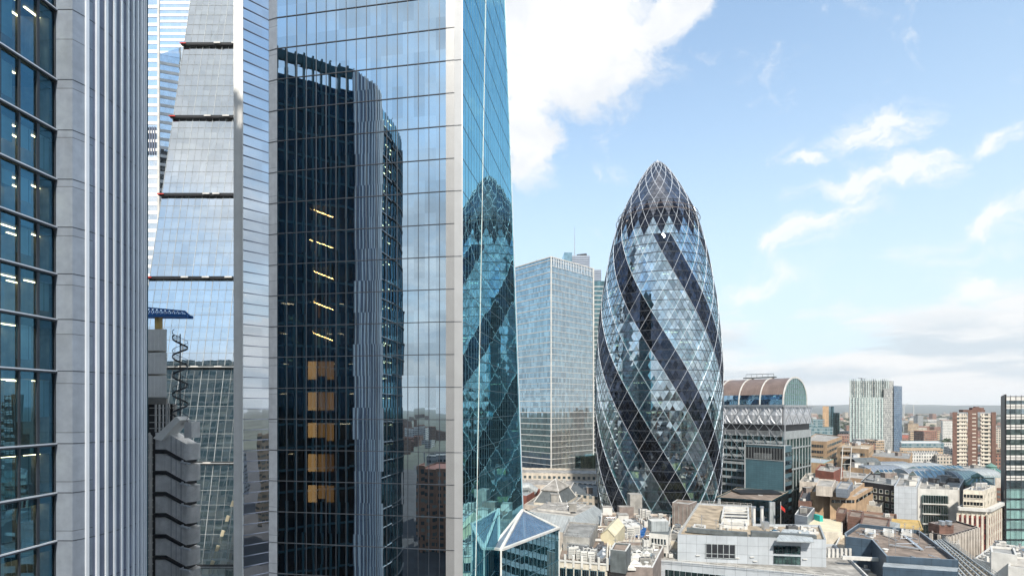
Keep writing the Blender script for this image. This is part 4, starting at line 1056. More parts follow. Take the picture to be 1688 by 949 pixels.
# teal annex in front of it
ac_ = Vector((128.4, 243)); au = Vector((-.683, .73)); za = zat(735, 243)
r = thing('plant_block', 'teal clad windowless block with a dark louvred top, against the front of the vaulted tower', 'building', (ac_.x, ac_.y, 0))
def aq(a, d_, z): p = ac_ + au * a + vv * d_; return Vector((p.x, p.y, z))
AW, AD = 18.4, 9.4
b = MB(); b.prism([aq(0, 0, 0).xy, aq(AW, 0, 0).xy, aq(AW, AD, 0).xy, aq(0, AD, 0).xy], 0, za, 0, 1); b.build('wall', ['teal_cladding', 'lead'], r)
b = MB(); b.beam(aq(.5, -.1, za - 3.9), aq(AW - .5, -.1, za - 3.9), .3, 5.6); lv = b.build('louvre_bay', 'black', r)
b = MB()
for k in range(14): b.beam(aq(.6 + k * (AW - 1.2) / 13, -.3, za - 6.7), aq(.6 + k * (AW - 1.2) / 13, -.3, za - 1.1), .1, .1)
for k in range(5): b.beam(aq(5.5, -.35, za - 6.3 + k * .55), aq(14, -.35, za - 6.3 + k * .55), .2, .16)
b.build('slat', 'lead', lv)
b = MB()
for a, z0 in ((0, 0), (AW, 0)): b.beam(aq(a, -.1, 0), aq(a, -.1, za + .4), .5, .4)
b.beam(aq(0, -.1, za + .2), aq(AW, -.1, za + .2), .5, .5); b.beam(aq(0, -.1, za - 7), aq(AW, -.1, za - 7), .3, .3); b.build('frame', 'lead', r)
b = MB(); z = 4
while z < za: b.beam(aq(-.1, .3, z), aq(-.1, AD - .3, z), .2, 2.0); z += 4
b.build('window_band', 'window_glass', r)
# dark entrance block with grey piers
poly = [PX(1180, 214), PX(1272, 206), PX(1300, 228), PX(1215, 240)]
r = bld('office_block', 'dark glass block with grey piers and a flat tan-edged roof below the teal windowless block', poly, zat(822, 212), 'lobby_glass', 'roof_brown', .5, cap='roof_tan')
for px_, w_ in ((1185, 1), (1272, 2.2)):
    c0 = PX(px_, 205.5 if px_ > 1200 else 213); b = MB(); b.box(c0.x - w_ / 2, c0.x + w_ / 2, c0.y - .6, c0.y + .3, 0, zat(822, 212)); b.build('pier', 'lead', r)
for p, q in facing(poly):
    for z in (18, 22, 26, 30): band(r, p, q, z, 2.6, 'teal_window_glass', mullions=8, mm='dark_metal', mg=.5)
b = MB(); p0, p1 = PX(1214, 226), PX(1290, 222); b.box(p0.x, p1.x, 222, 232, zat(824, 224), zat(811, 224)); b.build('plant_screen', 'black', r)
b = MB(); rs2 = random.Random(1)
for k in range(6): c0 = PX(1248 + k * 4, 221); b.cyl(c0.x, 221.2, zat(823, 221), zat(823, 221) + rs2.uniform(1.2, 2.2), .5, 10)
b.build('duct', 'white_paint', r)

# ================================================================== ROOFTOPS, nearest first
# grey clad block with tan roof
pA = [R(1117, 884, 38), R(1362, 893, 38), R(1352, 868, 38), R(1243, 866, 38), R(1241, 836, 38), R(1150, 831, 38)]
pP = [R(1076, 925, 32), R(1440, 962, 32), R(1400, 922, 32), R(1375, 900, 32), R(1108, 900, 32)]
r = bld('office_block', 'grey panel clad office block with a tan gravel roof in the front row', pP, 32, 'grey_cladding', 'roof_light', .7, cap='white_paint'); bA = r
tier(r, pA, 38, 'grey_cladding', 'roof_tan', .6, 32.001, cap='lead')
p, q = pA[0], pA[1]; dA = (q - p).normalized(); nA = Vector((dA.y, -dA.x)); LA = (q - p).length
def onA(t, o=.12): c0 = p + dA * (LA * t) + nA * o; return c0
b = MB(); a, e = onA(.195), onA(.395); b.beam((a.x, a.y, 34.9), (e.x, e.y, 34.9), .12, 3.3); lv = b.build('louvre_window', 'dark_metal', r)
b = MB()
for k in range(6): c0 = onA(.195 + .2 * k / 5, .2); b.beam((c0.x, c0.y, 33.2), (c0.x, c0.y, 36.6), .16)
for zz_ in (33.2, 34.2, 36.6): a, e = onA(.19, .2), onA(.40, .2); b.beam((a.x, a.y, zz_), (e.x, e.y, zz_), .14)
b.build('louvre_frame', 'lead', lv)
for z0 in (34.9, 32.4):
    a, e = onA(.655), onA(.83); b = MB(); b.beam((a.x, a.y, z0 + .95), (e.x, e.y, z0 + .95), .12, 1.9); wb = b.build('window_band', 'teal_window_glass', r)
    b = MB()
    for k in range(7): c0 = onA(.655 + .175 * k / 6, .22); b.beam((c0.x, c0.y, z0), (c0.x, c0.y, z0 + 1.9), .09)
    b.build('mullion', 'mullion', wb)
for t, z0 in ((.14, 33.6), (.41, 33.4), (.51, 33.8), (.53, 32.8), (.86, 33.8)):
    c0 = onA(t, .2); b = MB(); b.beam((c0.x - .5, c0.y, z0), (c0.x + .5, c0.y, z0), .3, .16); b.build('wall_light', 'white_paint', r)
clutter(r, [R(1120, 880, 38), R(1240, 884, 38), R(1236, 870, 38), R(1130, 868, 38)], 38, 14, 21, 'pvltt'); clutter(r, [R(1245, 884, 38), R(1355, 889, 38), R(1345, 872, 38), R(1250, 868, 38)], 38, 22, 22, 'adpvstll')
b = MB(); a, e = R(1132, 871, 39), R(1232, 879, 39); b.beam((a.x, a.y, 38.8), (e.x, e.y, 38.8), 1.3, 1.0); b.build('duct', 'slate', r)
b = MB(); a, e = R(1238, 877, 39), R(1345, 884, 39); b.beam((a.x, a.y, 38.8), (e.x, e.y, 38.8), 1.6, 1.2); b.build('duct', 'slate', r)
# framed plant wells
def well(r, corners, z, n, h=1.6, mat='white_paint'):
    poly = ccw(corners); b = MB(); ins = inset(poly, .5)
    b.face([(x[0], x[1], z + .06) for x in ins], 1)
    for i in range(len(poly)):
        a, e = poly[i], poly[(i + 1) % len(poly)]; b.beam((a[0], a[1], z + h / 2), (e[0], e[1], z + h / 2), .45, h)
    a, e, f_, g_ = corners
    for k in range(1, n): s0 = a + (g_ - a) * (k / n); s1 = e + (f_ - e) * (k / n); b.beam((s0.x, s0.y, z + h - .2), (s1.x, s1.y, z + h - .2), .8, .35)
    return b.build('plant_well', [mat, 'black'], r)
well(r, [R(1190, 857, 39), R(1234, 859, 39), R(1233, 838, 39), R(1194, 837, 39)], 38, 4)
well(r, [R(1189, 866, 38.5), R(1231, 869, 38.5), R(1230, 863, 38.5), R(1192, 860, 38.5)], 38, 1, .8)
well(r, [R(1143, 869, 38.3), R(1162, 871, 38.3), R(1162, 866, 38.3), R(1146, 864, 38.3)], 38, 1, .5)
b = MB(); a, e, f_, g_ = R(1280, 888, 39), R(1342, 890, 39), R(1332, 874, 39), R(1290, 872, 39); n = 5
for k in range(n): s0, s1 = a + (g_ - a) * (k / n), a + (g_ - a) * ((k + .8) / n); t0, t1 = e + (f_ - e) * (k / n), e + (f_ - e) * ((k + .8) / n); b.hexa([(s0.x, s0.y, 38.4), (t0.x, t0.y, 38.4), (t1.x, t1.y, 38.6), (s1.x, s1.y, 38.6), (s0.x, s0.y, 38.6), (t0.x, t0.y, 38.6), (t1.x, t1.y, 39.2), (s1.x, s1.y, 39.2)])
b.build('solar_panel', 'lead', r)
rail(r, [pA[0] + Vector((.8, .8)), pA[5] + Vector((.8, -.8)), pA[4] + Vector((-.8, -.8)), pA[3] + Vector((-.8, 0))], 38.4, 1.0, 'white_paint')
for p, q in facing(pP)[:2]:
    for z in (28.2, 24.2, 20.2): band(r, p, q, z, 2.2, 'teal_window_glass', mullions=30, mm='silver', mg=3)
rail(r, [R(1082, 926, 32.3), R(1400, 956, 32.3)], 32.5, .9, 'white_paint')
clutter(r, [R(1085, 921, 32), R(1112, 923, 32), R(1120, 905, 32), R(1105, 903, 32)], 32, 10, 23, 'papv')
# chimneys beside it
for i, px_ in enumerate((1243, 1256)):
    c0 = R(px_, 868, 36); t_ = thing('flue', ('left' if i == 0 else 'right') + ' one of two tall white flue pipes beside the tan gravel roof', 'chimney', (c0.x, c0.y, 30), 'twin flue pipes')
    b = MB(); b.cyl(c0.x, c0.y, 20, 41.5, .42, 12); b.build('pipe', 'white_paint', t_); b = MB(); b.cyl(c0.x, c0.y, 41.5, 41.9, .55, 12); b.build('cap', 'silver', t_)

# cream office with terrace of air conditioners
pB = [R(918, 924, 35), R(1001, 931, 35), R(1003, 900, 35), R(1004, 868, 35), R(938, 866, 35)]
r = bld('office_block', 'cream rendered office with a row of frame windows and white air conditioners on its terrace', pB, 35, 'cream_stone', 'roof_brown', .3)
p, q = facing(pB)[0]
for a in facing(pB):
    if abs((a[1] - a[0]).x) > 5: p, q = a
windows(r, p, q, [31.6, 28.0, 24.4, 20.8], 6, 1.35, 1.9, 'window_glass', 'teal_cladding', 2, margin=.4)
dd = (q - p).normalized()
for k in range(7):
    c0 = p + (q - p) * (k / 6.0); b = MB(); b.box(c0.x - .25, c0.x + .25, c0.y - .3, c0.y + .4, 33.9, 36.6); b.build('parapet_post', 'white_paint', r)
b = MB(); b.beam((p.x, p.y, 35.2), (q.x, q.y, 35.2), .5, .3); b.build('cornice', 'white_paint', r)
pl = [R(928, 893, 37), R(972, 897, 37), R(986, 872, 37), R(938, 868, 37)]
tier(r, pl, 38.2, 'concrete', 'roof_grey', .35, 35.001, wname='plant_room')
b = MB(); a, e = pl[0], pl[1]; b.beam((a.x + 1.5, a.y - .8, 36.6), (e.x - .5, e.y - .8, 36.6), 1.4, .9); b.build('duct', 'silver', r)
rail(r, [pl[3], pl[0], pl[1], pl[2]], 38.5, 1.0, 'steel', 1.2)
for k, (px_, py_) in enumerate(((942, 913), (955, 915), (962, 917), (968, 916), (974, 918), (948, 909), (978, 914))):
    c0 = R(px_, py_, 36); ac(r, c0.x, c0.y, 35, 1.5, 1.3, 2.4 if k else 2.8, 0, 'white_paint')
for a0, a1 in (((984, 916), (996, 905)), ((978, 908), (992, 896)), ((990, 920), (996, 912))):
    s0, s1 = R(*a0, 36), R(*a1, 36); b = MB(); b.beam((s0.x, s0.y, 35.7), (s1.x, s1.y, 35.7), 1.0, .8); b.beam((s1.x, s1.y, 35), (s1.x, s1.y, 36.6), .9); b.build('duct', 'silver' if a0[0] > 980 else 'roof_dark', r)
boxpart(r, 'terrace_floor', [R(980, 924, 35.2), R(1000, 926, 35.2), R(1000, 896, 35.2), R(984, 896, 35.2)], 35.02, 35.1, 'roof_dark')
clutter(r, pB, 35, 30, 24, 'apvdtl')
# brown-topped box and grey parapet block
pC = [R(1003, 936, 34), R(1076, 941, 34), R(1094, 905, 34), R(1075, 898, 34), R(1005, 896, 34)]
r = bld('office_block', 'brown-grey block with white coping and domed white rooflights, beside the cream rendered office', pC, 34, 'brown_concrete', 'roof_light', .8, cap='white_paint')
pc2 = [R(1006, 908, 38.5), R(1032, 911, 38.5), R(1040, 898, 38.5), R(1013, 896, 38.5)]
tier(r, pc2, 38.5, 'slate', 'roof_brown', .4, 34.001, cap='white_paint', wname='lift_house', rname='lift_house_roof')
for (px_, py_, s_) in ((1018, 930, 3.2), (1046, 931, 3.0), (1050, 921, 3.2), (1052, 913, 2.6), (1066, 915, 2.2), (1040, 938, 2)):
    c0 = R(px_, py_, 34); b = MB(); pl = rect(c0.x, c0.y, s_, s_ * .75, -.06); b.prism(pl, 34.02, 34.5); ip = inset(pl, .25)
    tp = (c0.x, c0.y, 35.3); ip = ccw(ip)
    for i in range(4): b.face([(ip[i].x, ip[i].y, 34.55), (ip[(i + 1) % 4].x, ip[(i + 1) % 4].y, 34.55), tp], 0)
    b.build('rooflight', 'white_paint', r)
clutter(r, pC, 34, 32, 25, 'vpaspltt')
# roofscape behind: terrace with gabled cream hut
pD = [R(986, 893, 33), R(1070, 893, 33), R(1104, 866, 33), R(1106, 850, 33), R(992, 846, 33)]
r = bld('office_block', 'flat-roofed block crowded with air handling units, in front of the diamond-latticed tower', pD, 33, 'pale_stone', 'roof_brown', .6, cap='white_paint'); bD = r
for (px_, py_, w_, d_, h_, m_) in ((1033, 880, 2.2, 8, 3, 'white_paint'), (1041, 878, 2.4, 9, 3.2, 'white_paint'), (1048, 872, 1.6, 7, 2.2, 'silver'), (1058, 853, 1.8, 1.8, 3.2, 'white_paint'), (1062, 854, 1.8, 1.8, 3.2, 'white_paint'), (1067, 855, 1.6, 1.8, 3.0, 'white_paint'), (1024, 884, 2, 3, 2, 'concrete')):
    c0 = R(px_, py_, 33); ac(r, c0.x, c0.y, 33, w_, d_, h_, .06, m_)
c0 = R(1046, 846, 33); boxpart(r, 'stair_tower', rect(c0.x, c0.y, 4.2, 4, .05), 33, 40, 'concrete', 'roof_light')
c0 = R(1031, 848, 33); boxpart(r, 'stair_annex', rect(c0.x, c0.y, 5, 3, .05), 33, 36, 'brown_concrete', 'roof_light')
clutter(r, pD, 33, 60, 26, 'adpvphsatll')
for (x0, y0, x1, y1) in ((1044, 892, 1056, 852), (1038, 893, 1052, 860), (1070, 890, 1100, 862)):
    a, e = R(x0, y0, 34), R(x1, y1, 34); rail(r, [a, e], 33.2, 1.1, 'white_paint', 1.5)
cg = [R(990, 880, 37), R(1013, 884, 37), R(1030, 866, 37), R(1008, 860, 37)]
r = thing('gabled_hut', 'cream metal plant hut with a shallow gabled roof, standing among the rooftop machines', 'hut', (cg[0].x + 3, cg[0].y + 3, 33))
b = MB(); zc = 37.0; b.prism(cg, 33.1, zc, top=False)
m0, m1 = (cg[0] + cg[1]) / 2, (cg[2] + cg[3]) / 2; mL, mR = (cg[0] + cg[3]) / 2, (cg[1] + cg[2]) / 2
b.face([(cg[0].x, cg[0].y, zc), (cg[1].x, cg[1].y, zc), (m0.x, m0.y, zc + 1.6)]); b.face([(cg[2].x, cg[2].y, zc), (cg[3].x, cg[3].y, zc), (m1.x, m1.y, zc + 1.6)]); b.build('wall', 'cream_sheet', r)
b = MB(); e_ = .25
for a, c_ in ((cg[0], cg[3]), (cg[1], cg[2])):
    b.face([(a.x, a.y - e_, zc + .05), (m0.x, m0.y - e_, zc + 1.7), (m1.x, m1.y + e_, zc + 1.7), (c_.x, c_.y + e_, zc + .05)])
b.build('roof', 'cream_sheet', r)
b = MB(); c0 = R(1050, 880, 33.3)
rs2 = random.Random(9)
for k in range(5): w_ = rect(c0.x + k * .7, c0.y + k * 2.0 - 2, 1.5 + rs2.random(), 1.9, .5 + rs2.random() * .4); b.prism(w_, 33.05, 33.35 + rs2.random() * .6)
tag(b.build('tarpaulin', 'blue_tarp', origin=(c0.x, c0.y, 33)), 'crumpled blue tarpaulin lying across a brown roof among air handling units', 'tarpaulin')
# white pavilion
pw = [R(1070, 879, 37.5), R(1102, 882, 37.5), R(1106, 868, 37.5), R(1076, 866, 37.5)]
r = bld('office_block', 'small white pavilion with small-paned windows and a pale blue box on its roof', pw, 37.5, 'white_paint', 'slate', .2, cap='slate')
for a in facing(pw):
    if abs((a[1] - a[0]).x) > 3: windows(r, a[0], a[1], [35.0, 31.5], 5, .62, 1.5, 'window_glass', 'white_paint', 0, margin=.5)
c0 = R(1086, 871, 38); boxpart(r, 'roof_box', rect(c0.x, c0.y + .6, 4.6, 3.0, .05), 37.5, 40.2, 'lead', 'white_paint'); 
pe = [R(1100, 892, 33.5), R(1124, 896, 33.5), R(1128, 868, 33.5), R(1110, 866, 33.5)]
r = bld('office_block', 'narrow cream block wedged between the white pavilion and the tan gravel roof', pe, 33.5, 'cream_stone', 'roof_light', .4); clutter(r, pe, 33.5, 7, 27, 'apv')
ph = [R(1108, 831, 38), R(1136, 834, 38), R(1149, 829, 38), R(1116, 826, 38)]
r = bld('office_block', 'ribbed brown concrete box with white rim, back left of the tan gravel roof', ph, 38, 'brown_concrete', 'roof_grey', .7, cap='white_paint')
b = MB()
for p, q in facing(ph):
    n = int((q - p).length / 1.2)
    for k in range(n): c0 = p + (q - p) * ((k + .5) / n); b.beam((c0.x, c0.y - .1, 10), (c0.x, c0.y - .1, 37.8), .2, .25)
b.build('rib', 'concrete', r)
# long roof with mansard (grey lead)
mt = [R(871, 842, 34), R(946, 851, 34), R(981, 833, 34), R(905, 827, 34)]; mo = inset(mt, -4.5)
r = bld('mansard_block', 'broad building with a flat-topped grey lead mansard roof below the pyramid-roofed block', mo, 29.5, 'pale_stone', 'roof_grey', .0)
b = MB(); mi = ccw(mt); mo2 = ccw(mo)
for i in range(4):
    j = (i + 1) % 4; b.face([(mo2[i].x, mo2[i].y, 29.5), (mo2[j].x, mo2[j].y, 29.5), (mi[j].x, mi[j].y, 34), (mi[i].x, mi[i].y, 34)])
b.build('mansard_slope', 'lead', r)
b = MB(); b.prism(mi, 34, 34.25, 0, 1); b.prism(inset(mi, 2.5), 34.25, 34.9, 0, 1); b.build('flat_top', ['white_paint', 'roof_light'], r)
clutter(r, mt, 34.9, 10, 28, 'vhtlp')
# pyramid-roofed block
base = [R(864, 833, 27), R(935, 842, 27), R(962, 818, 27), R(905, 806, 27)]
r = bld('pyramid_roof_block', 'old stone block with a slate mansard and a pale pyramid cap', base, 27, 'pale_stone', 'roof_grey', .6, cap='cream_stone')
for p, q in facing(base): windows(r, p, q, [23.6, 19.8, 16], 10, 1.3, 2.1, 'window_glass', 'cream_stone', 1)
s0 = [R(880, 827, 28), R(927, 832, 28), R(950, 818, 28), R(905, 812, 28)]; s1 = inset(s0, 3.2); ap = PX(914, (s0[0].y + s0[2].y) / 2 + 3); 
s0, s1 = ccw(s0), ccw(s1)
tier(r, s0, 28, 'cream_stone', 'roof_grey', 0, 26.5, wname='attic', rname='attic_roof')
b = MB()
for i in range(4): j = (i + 1) % 4; b.face([(s0[i].x, s0[i].y, 28.02), (s0[j].x, s0[j].y, 28.02), (s1[j].x, s1[j].y, 33), (s1[i].x, s1[i].y, 33)])
b.build('mansard_slope', 'slate', r)
cxy = centroid(s1); s2 = inset(s1, -.5); b = MB(); b.prism(s2, 33, 33.3)
for i in range(4): j = (i + 1) % 4; b.face([(s2[i].x, s2[i].y, 33.35), (s2[j].x, s2[j].y, 33.35), (cxy[0], cxy[1], 37.4)])
b.build('pyramid_cap', 'roof_light', r); b = MB()
for i in range(4): b.beam((s0[i].x, s0[i].y, 28.1), (s1[i].x, s1[i].y, 33.1), .5, .35)
for i in range(4): b.beam((s2[i].x, s2[i].y, 33.35), (cxy[0], cxy[1], 37.45), .3, .2)
b.build('hip_rib', 'white_paint', r)
# roofs behind it
pf = [R(856, 800, 26), R(980, 803, 26), R(985, 786, 26), R(850, 781, 26)]
r = bld('office_block', 'long low roof in pale grey directly behind the pyramid cap', pf, 26, 'pale_stone', 'roof_light', .8, cap='white_paint'); clutter(r, pf, 26, 10, 29, 'hvad')
pf = [R(840, 781, 29), R(995, 784, 29), R(995, 775, 29), R(850, 773, 29)]
r = bld('office_block', 'low white-edged block at the foot of the grid office tower', pf, 29, 'far_cream', 'roof_light', 1.2, cap='white_paint')
pf = [R(936, 815, 27.5), R(985, 820, 27.5), R(990, 800, 27.5), R(945, 796, 27.5)]
r = bld('office_block', 'grey slate block with turreted corner between the pyramid cap and the diagrid tower', pf, 27.5, 'far_cream', 'slate', .6, cap='white_paint'); clutter(r, pf, 27.5, 9, 30, 'hvp')
pf = [R(848, 815, 28), R(868, 818, 28), R(890, 806, 28), R(850, 802, 28)]
r = bld('office_block', 'red-brown block with a curved lead roof at the foot of the turquoise wall', pf, 28, 'brick_red', 'lead', .3); clutter(r, pf, 28, 4, 31, 'hv')
b = MB(); c0 = centroid(pf); b.tube([(c0[0] - 4, c0[1], 28), (c0[0] - 3, c0[1], 30), (c0[0] + 2, c0[1], 30.6), (c0[0] + 6, c0[1], 28)], 2.2, 10); b.build('curved_roof', 'lead', r)

# glass lobby with tilted glazed roof in the foreground
FC = Vector((PX(826, 86).x, 86)); RC = PX(921.5, 104); LC = PX(811, 88.5); AP = PX(861.5, 101); zc = zat(905, 86); zr = zat(869, 104); zl_ = zat(903, 88.5); zap = zat(840, 101)
BK = AP + Vector((.6, .8)); BL2 = Vector((-.2, 103))
r = thing('glass_pavilion', 'low glass pavilion with a tilted white-framed triangular roof, below the turquoise wall', 'building', (FC.x + 3, FC.y + 8, 0))
b = MB(); wall_face(b, FC, RC, 0, 1) if False else None
b.face([(FC.x, FC.y, 0), (RC.x, RC.y, 0), (RC.x, RC.y, zr), (FC.x, FC.y, zc)]); b.face([(LC.x, LC.y, 0), (FC.x, FC.y, 0), (FC.x, FC.y, zc), (LC.x, LC.y, zl_)])
b.face([(RC.x, RC.y, 0), (BK.x, BK.y, 0), (BK.x, BK.y, zap), (RC.x, RC.y, zr)])
b.face([(AP.x - .2, AP.y, 0), (LC.x, LC.y, 0), (LC.x, LC.y, zl_), (AP.x - .2, AP.y, zap)]); b.build('wall', 'lobby_glass', r)
f3, r3, a3, l3 = Vector((FC.x, FC.y, zc)), Vector((RC.x, RC.y, zr)), Vector((AP.x, AP.y, zap)), Vector((LC.x, LC.y, zl_))
b = MB(); b.face([f3, r3, a3]); rg = b.build('roof_glazing', 'lobby_roof_glass', r)
b = MB()
for t in range(1, 12): p = f3 + (r3 - f3) * t / 12; b.beam(p + (a3 - p) * .02 + Vector((0, 0, .03)), a3 + (p - a3) * .08 + Vector((0, 0, .03)), .04, .04)
for t in range(1, 14): b.beam(f3 + (a3 - f3) * t / 14 + Vector((0, 0, .03)), r3 + (a3 - r3) * t / 14 + Vector((0, 0, .03)), .035, .03)
b.build('mullion', 'fin_panel', rg)
b = MB(); b.face([l3, f3, a3 + (f3 - a3) * .01]); b.build('roof_panel', 'silver_panel', r)
b = MB()
for p, q, w_ in ((f3, r3, .85), (f3, a3, .5), (r3, a3, .5), (l3, f3, .6), (l3, a3, .45)): b.beam(p, q, w_, .35)
b.beam((FC.x, FC.y, 0), f3, .3); b.beam((LC.x, LC.y, 0), l3, .3); b.beam((RC.x, RC.y, 0), r3, .3); b.build('frame', 'white_paint', r)
b = MB(); n = 14; dn = (RC - FC).normalized(); no = Vector((dn.y, -dn.x)) * .06
for k in range(1, n): c0 = FC + (RC - FC) * (k / n) + no; b.beam((c0.x, c0.y, 0), (c0.x, c0.y, zc + (zr - zc) * k / n), .07)
for k in range(8): z0 = zc - 2.8 - k * 4.2; b.beam((FC.x + no.x, FC.y + no.y, z0), (RC.x + no.x, RC.y + no.y, z0), .08)
b.build('mullion', 'teal_cladding', r)
b = MB(); z = 2.
while z < zc - 2: b.prism([FC + Vector((.4, .8)), RC + Vector((-.6, .2)), BK, AP], z, z + .5, bottom=True); z += 4.2
b.build('floor_slab', 'slab_grey', r)
FOOT.append((3, 100, 14))

# navy roof block, front right
zN = 36
pN = [R(1392, 884, zN), R(1415, 868, zN), R(1515, 879, zN), R(1580, 930, zN), R(1461, 923, zN), R(1437, 895, zN), R(1394, 890, zN)]
pN0 = [R(1362, 932, 29), R(1600, 990, 29), R(1600, 930, 29), R(1500, 890, 29), R(1385, 885, 29)]
r = bld('office_block', 'navy clad block with a brown gravel roof and white-framed skylights, front right', pN0, 29, 'cream_stone', 'roof_tan', .8, cap='white_paint')
tier(r, pN, zN, 'navy_cladding', 'roof_brown', 1.0, 29.001, cap='blue_grey_cladding', wname='upper_wall', rname='upper_roof')
clutter(r, pN, zN, 26, 32, 'pvplt'); clutter(r, [R(1395, 945, 29), R(1455, 955, 29), R(1430, 905, 29), R(1400, 903, 29)], 29, 18, 33, 'apdvlt')
boxpart(r, 'navy_screen', [R(1455, 949, 33.5), R(1578, 958, 33.5), R(1580, 951, 33.5), R(1457, 942, 33.5)], 29, 35.6, 'navy_cladding', 'lead')
for px_ in (1478, 1520, 1562):
    c0 = R(px_, 954, 33.5); b = MB(); b.cyl(c0.x, c0.y - .9, 31.4, 31.8, .22, 10); b.cyl(c0.x, c0.y - .9, 31.8, 32.0, .34, 10); b.build('wall_lamp', 'white_paint', r)
for x0 in (1427, 1457, 1487):
    well(r, [R(x0, 876, zN + 1), R(x0 + 15, 878, zN + 1), R(x0 + 15, 872, zN + 1), R(x0 + 1, 870, zN + 1)], zN, 2, 1.0)
b = MB(); a, e = R(1466, 900, zN), R(1516, 907, zN); b.beam((a.x, a.y, zN + .4), (e.x, e.y, zN + .4), .5, .3)
a, e = R(1488, 882, zN), R(1520, 908, zN); b.beam((a.x, a.y, zN + .3), (e.x, e.y, zN + .3), .6, .3); b.build('cable_tray', 'silver', r)
boxpart(r, 'green_tank', [R(1466, 926, 34), R(1503, 928, 34), R(1503, 920, 34), R(1468, 918, 34)], 32, 34.4, 'verdigris', 'lead')
b = MB(); a, e = R(1388, 918, 34), R(1460, 922, 34); b.beam((a.x, a.y, 34), (e.x, e.y, 34), .7, .8); b.build('white_beam', 'white_paint', r)
for k in range(6):
    c0 = R(1366 + k * 7, 905, 34); b = MB(); b.box(c0.x - .3, c0.x + .3, c0.y - .2, c0.y + .2, 29, 34.3); b.build('post', 'white_paint', r)
# rail walkway roof
pR = [R(1538, 894, 33), R(1556, 890, 33), R(1690, 985, 33), R(1610, 985, 33)]
r = bld('walkway_roof', 'long sloping-edge roof strip with parallel maintenance rails, right of the navy clad block', pR, 33, 'grey_cladding', 'roof_tan', .3, cap='lead')
a0, a1, b0, b1 = pR[0], pR[1], pR[3], pR[2]
for t in (.12, .3, .5, .68, .9):
    b = MB(); s, e = a0 + (a1 - a0) * t, b0 + (b1 - b0) * t; b.beam((s.x, s.y, 33.5), (e.x, e.y, 33.5), .28, .22)
    n = 22
    for k in range(n): c0 = s + (e - s) * k / n; b.box(c0.x - .35, c0.x + .35, c0.y - .12, c0.y + .12, 33.02, 33.4)
    b.build('rail', 'lead', r)
rail(r, [a1 + Vector((-.3, 0)), b1 + Vector((-.3, 0))], 33.3, 1.1, 'lead', 1.6)
# brown finned block
pF = [R(1535, 862, 34), R(1577, 860, 34), R(1611, 870, 34), R(1563, 885, 34), R(1536, 880, 34)]
r = bld('office_block', 'wedge-shaped brown block with closely set vertical fins and a bare brown roof', pF, 34, 'dark_metal', 'roof_brown', .5, cap='brown_concrete')
for p, q in facing(pF):
    L = (q - p).length; n = max(2, int(L / 2.0)); dd = (q - p).normalized(); no = Vector((dd.y, -dd.x)) * .35
    for k in range(n + 1): c0 = p + (q - p) * (k / n) + no; b = MB(); b.beam((c0.x, c0.y, 0), (c0.x, c0.y, 34.3), .5, .7, up=(dd.x, dd.y, 0)); b.build('fin', 'pale_stone', r)
c0 = R(1551, 877, 34); boxpart(r, 'plant_room', rect(c0.x, c0.y, 4.5, 3.5, .1), 34, 36.6, 'brick_brown', 'brown_concrete')
for dx_ in (-1, 1): b = MB(); b.cyl(c0.x + dx_, c0.y - 1.5, 36.6, 37.7, .8, 14); b.build('vent', 'silver', r)
# roundel terrace
c0 = R(1548, 892, 32); r = thing('roof_terrace', 'small round railed roof terrace between the navy clad block and the finned brown block', 'terrace', (c0.x, c0.y, 0))
b = MB(); b.cyl(c0.x, c0.y, 0, 32, 4.5, 20); b.build('wall', 'concrete', r); rail(r, [Vector((c0.x + 4.3 * cos(t / 8 * pi), c0.y + 4.3 * sin(t / 8 * pi))) for t in range(17)], 32, 1.1, 'white_paint', 1.5)
# gold and cream boxes
pg = [R(1468, 868, 31), R(1522, 874, 31), R(1516, 858, 31), R(1470, 855, 31)]
r = bld('site_hoarding', 'gold-yellow panelled box roof between the brown brick blocks and the white office', pg, 31, 'gold_panel', 'gold_panel', .2, cat='building')
pg = [R(1314, 874, 31), R(1389, 878, 31), R(1389, 858, 31), R(1347, 853, 31)]
r = bld('office_block', 'block with a bare cream-yellow flat roof behind the grey panel clad office', pg, 31, 'cream_stone', 'cream_sheet', .1)
pg = [R(1310, 853, 33), R(1331, 857, 33), R(1343, 842, 33), R(1320, 838, 33)]
r = bld('office_block', 'pale grey ribbed box with an open top, right of the dark glass block', pg, 33, 'silver_panel', 'roof_dark', 1.2, cap='white_paint'); clutter(r, pg, 33, 4, 34, 'av')
c0 = R(1349, 848, 33); boxpart(r, 'teal_panel', rect(c0.x, c0.y, 1.2, 3, .1), 24, 33, 'turquoise')
# brown brick blocks
pb0 = [R(1376, 862, 29), R(1480, 876, 29), R(1478, 850, 29), R(1392, 842, 29)]
r = bld('brick_block', 'low brown brick office with stepped square roof blocks, behind the cream-yellow roof', pb0, 29, 'tile_brown', 'roof_brown', .8, cap='brick_brown')
for c4_ in ([R(1378, 849, 33), R(1393, 851, 33), R(1396, 842, 33), R(1382, 840, 33)], [R(1397, 852, 33.5), R(1420, 855, 33.5), R(1424, 845, 33.5), R(1401, 842, 33.5)], [R(1417, 862, 34.5), R(1463, 868, 34.5), R(1468, 852, 34.5), R(1422, 846, 34.5)]):
    tier(r, c4_, 33.5 if c4_[0].x < 120 else 34, 'brick_brown', 'roof_brown', .5, 29.001, wname='roof_block', rname='roof_block_top')
clutter(r, pb0, 29.02, 6, 35, 'va')
b = MB(); a, e = R(1440, 880, 30), R(1482, 886, 30); f_, g_ = R(1484, 862, 34), R(1466, 858, 34); b.face([(a.x, a.y, 29), (e.x, e.y, 29), (f_.x, f_.y, 34), (g_.x, g_.y, 34)]); b.build('glazed_slope', 'lead', r)

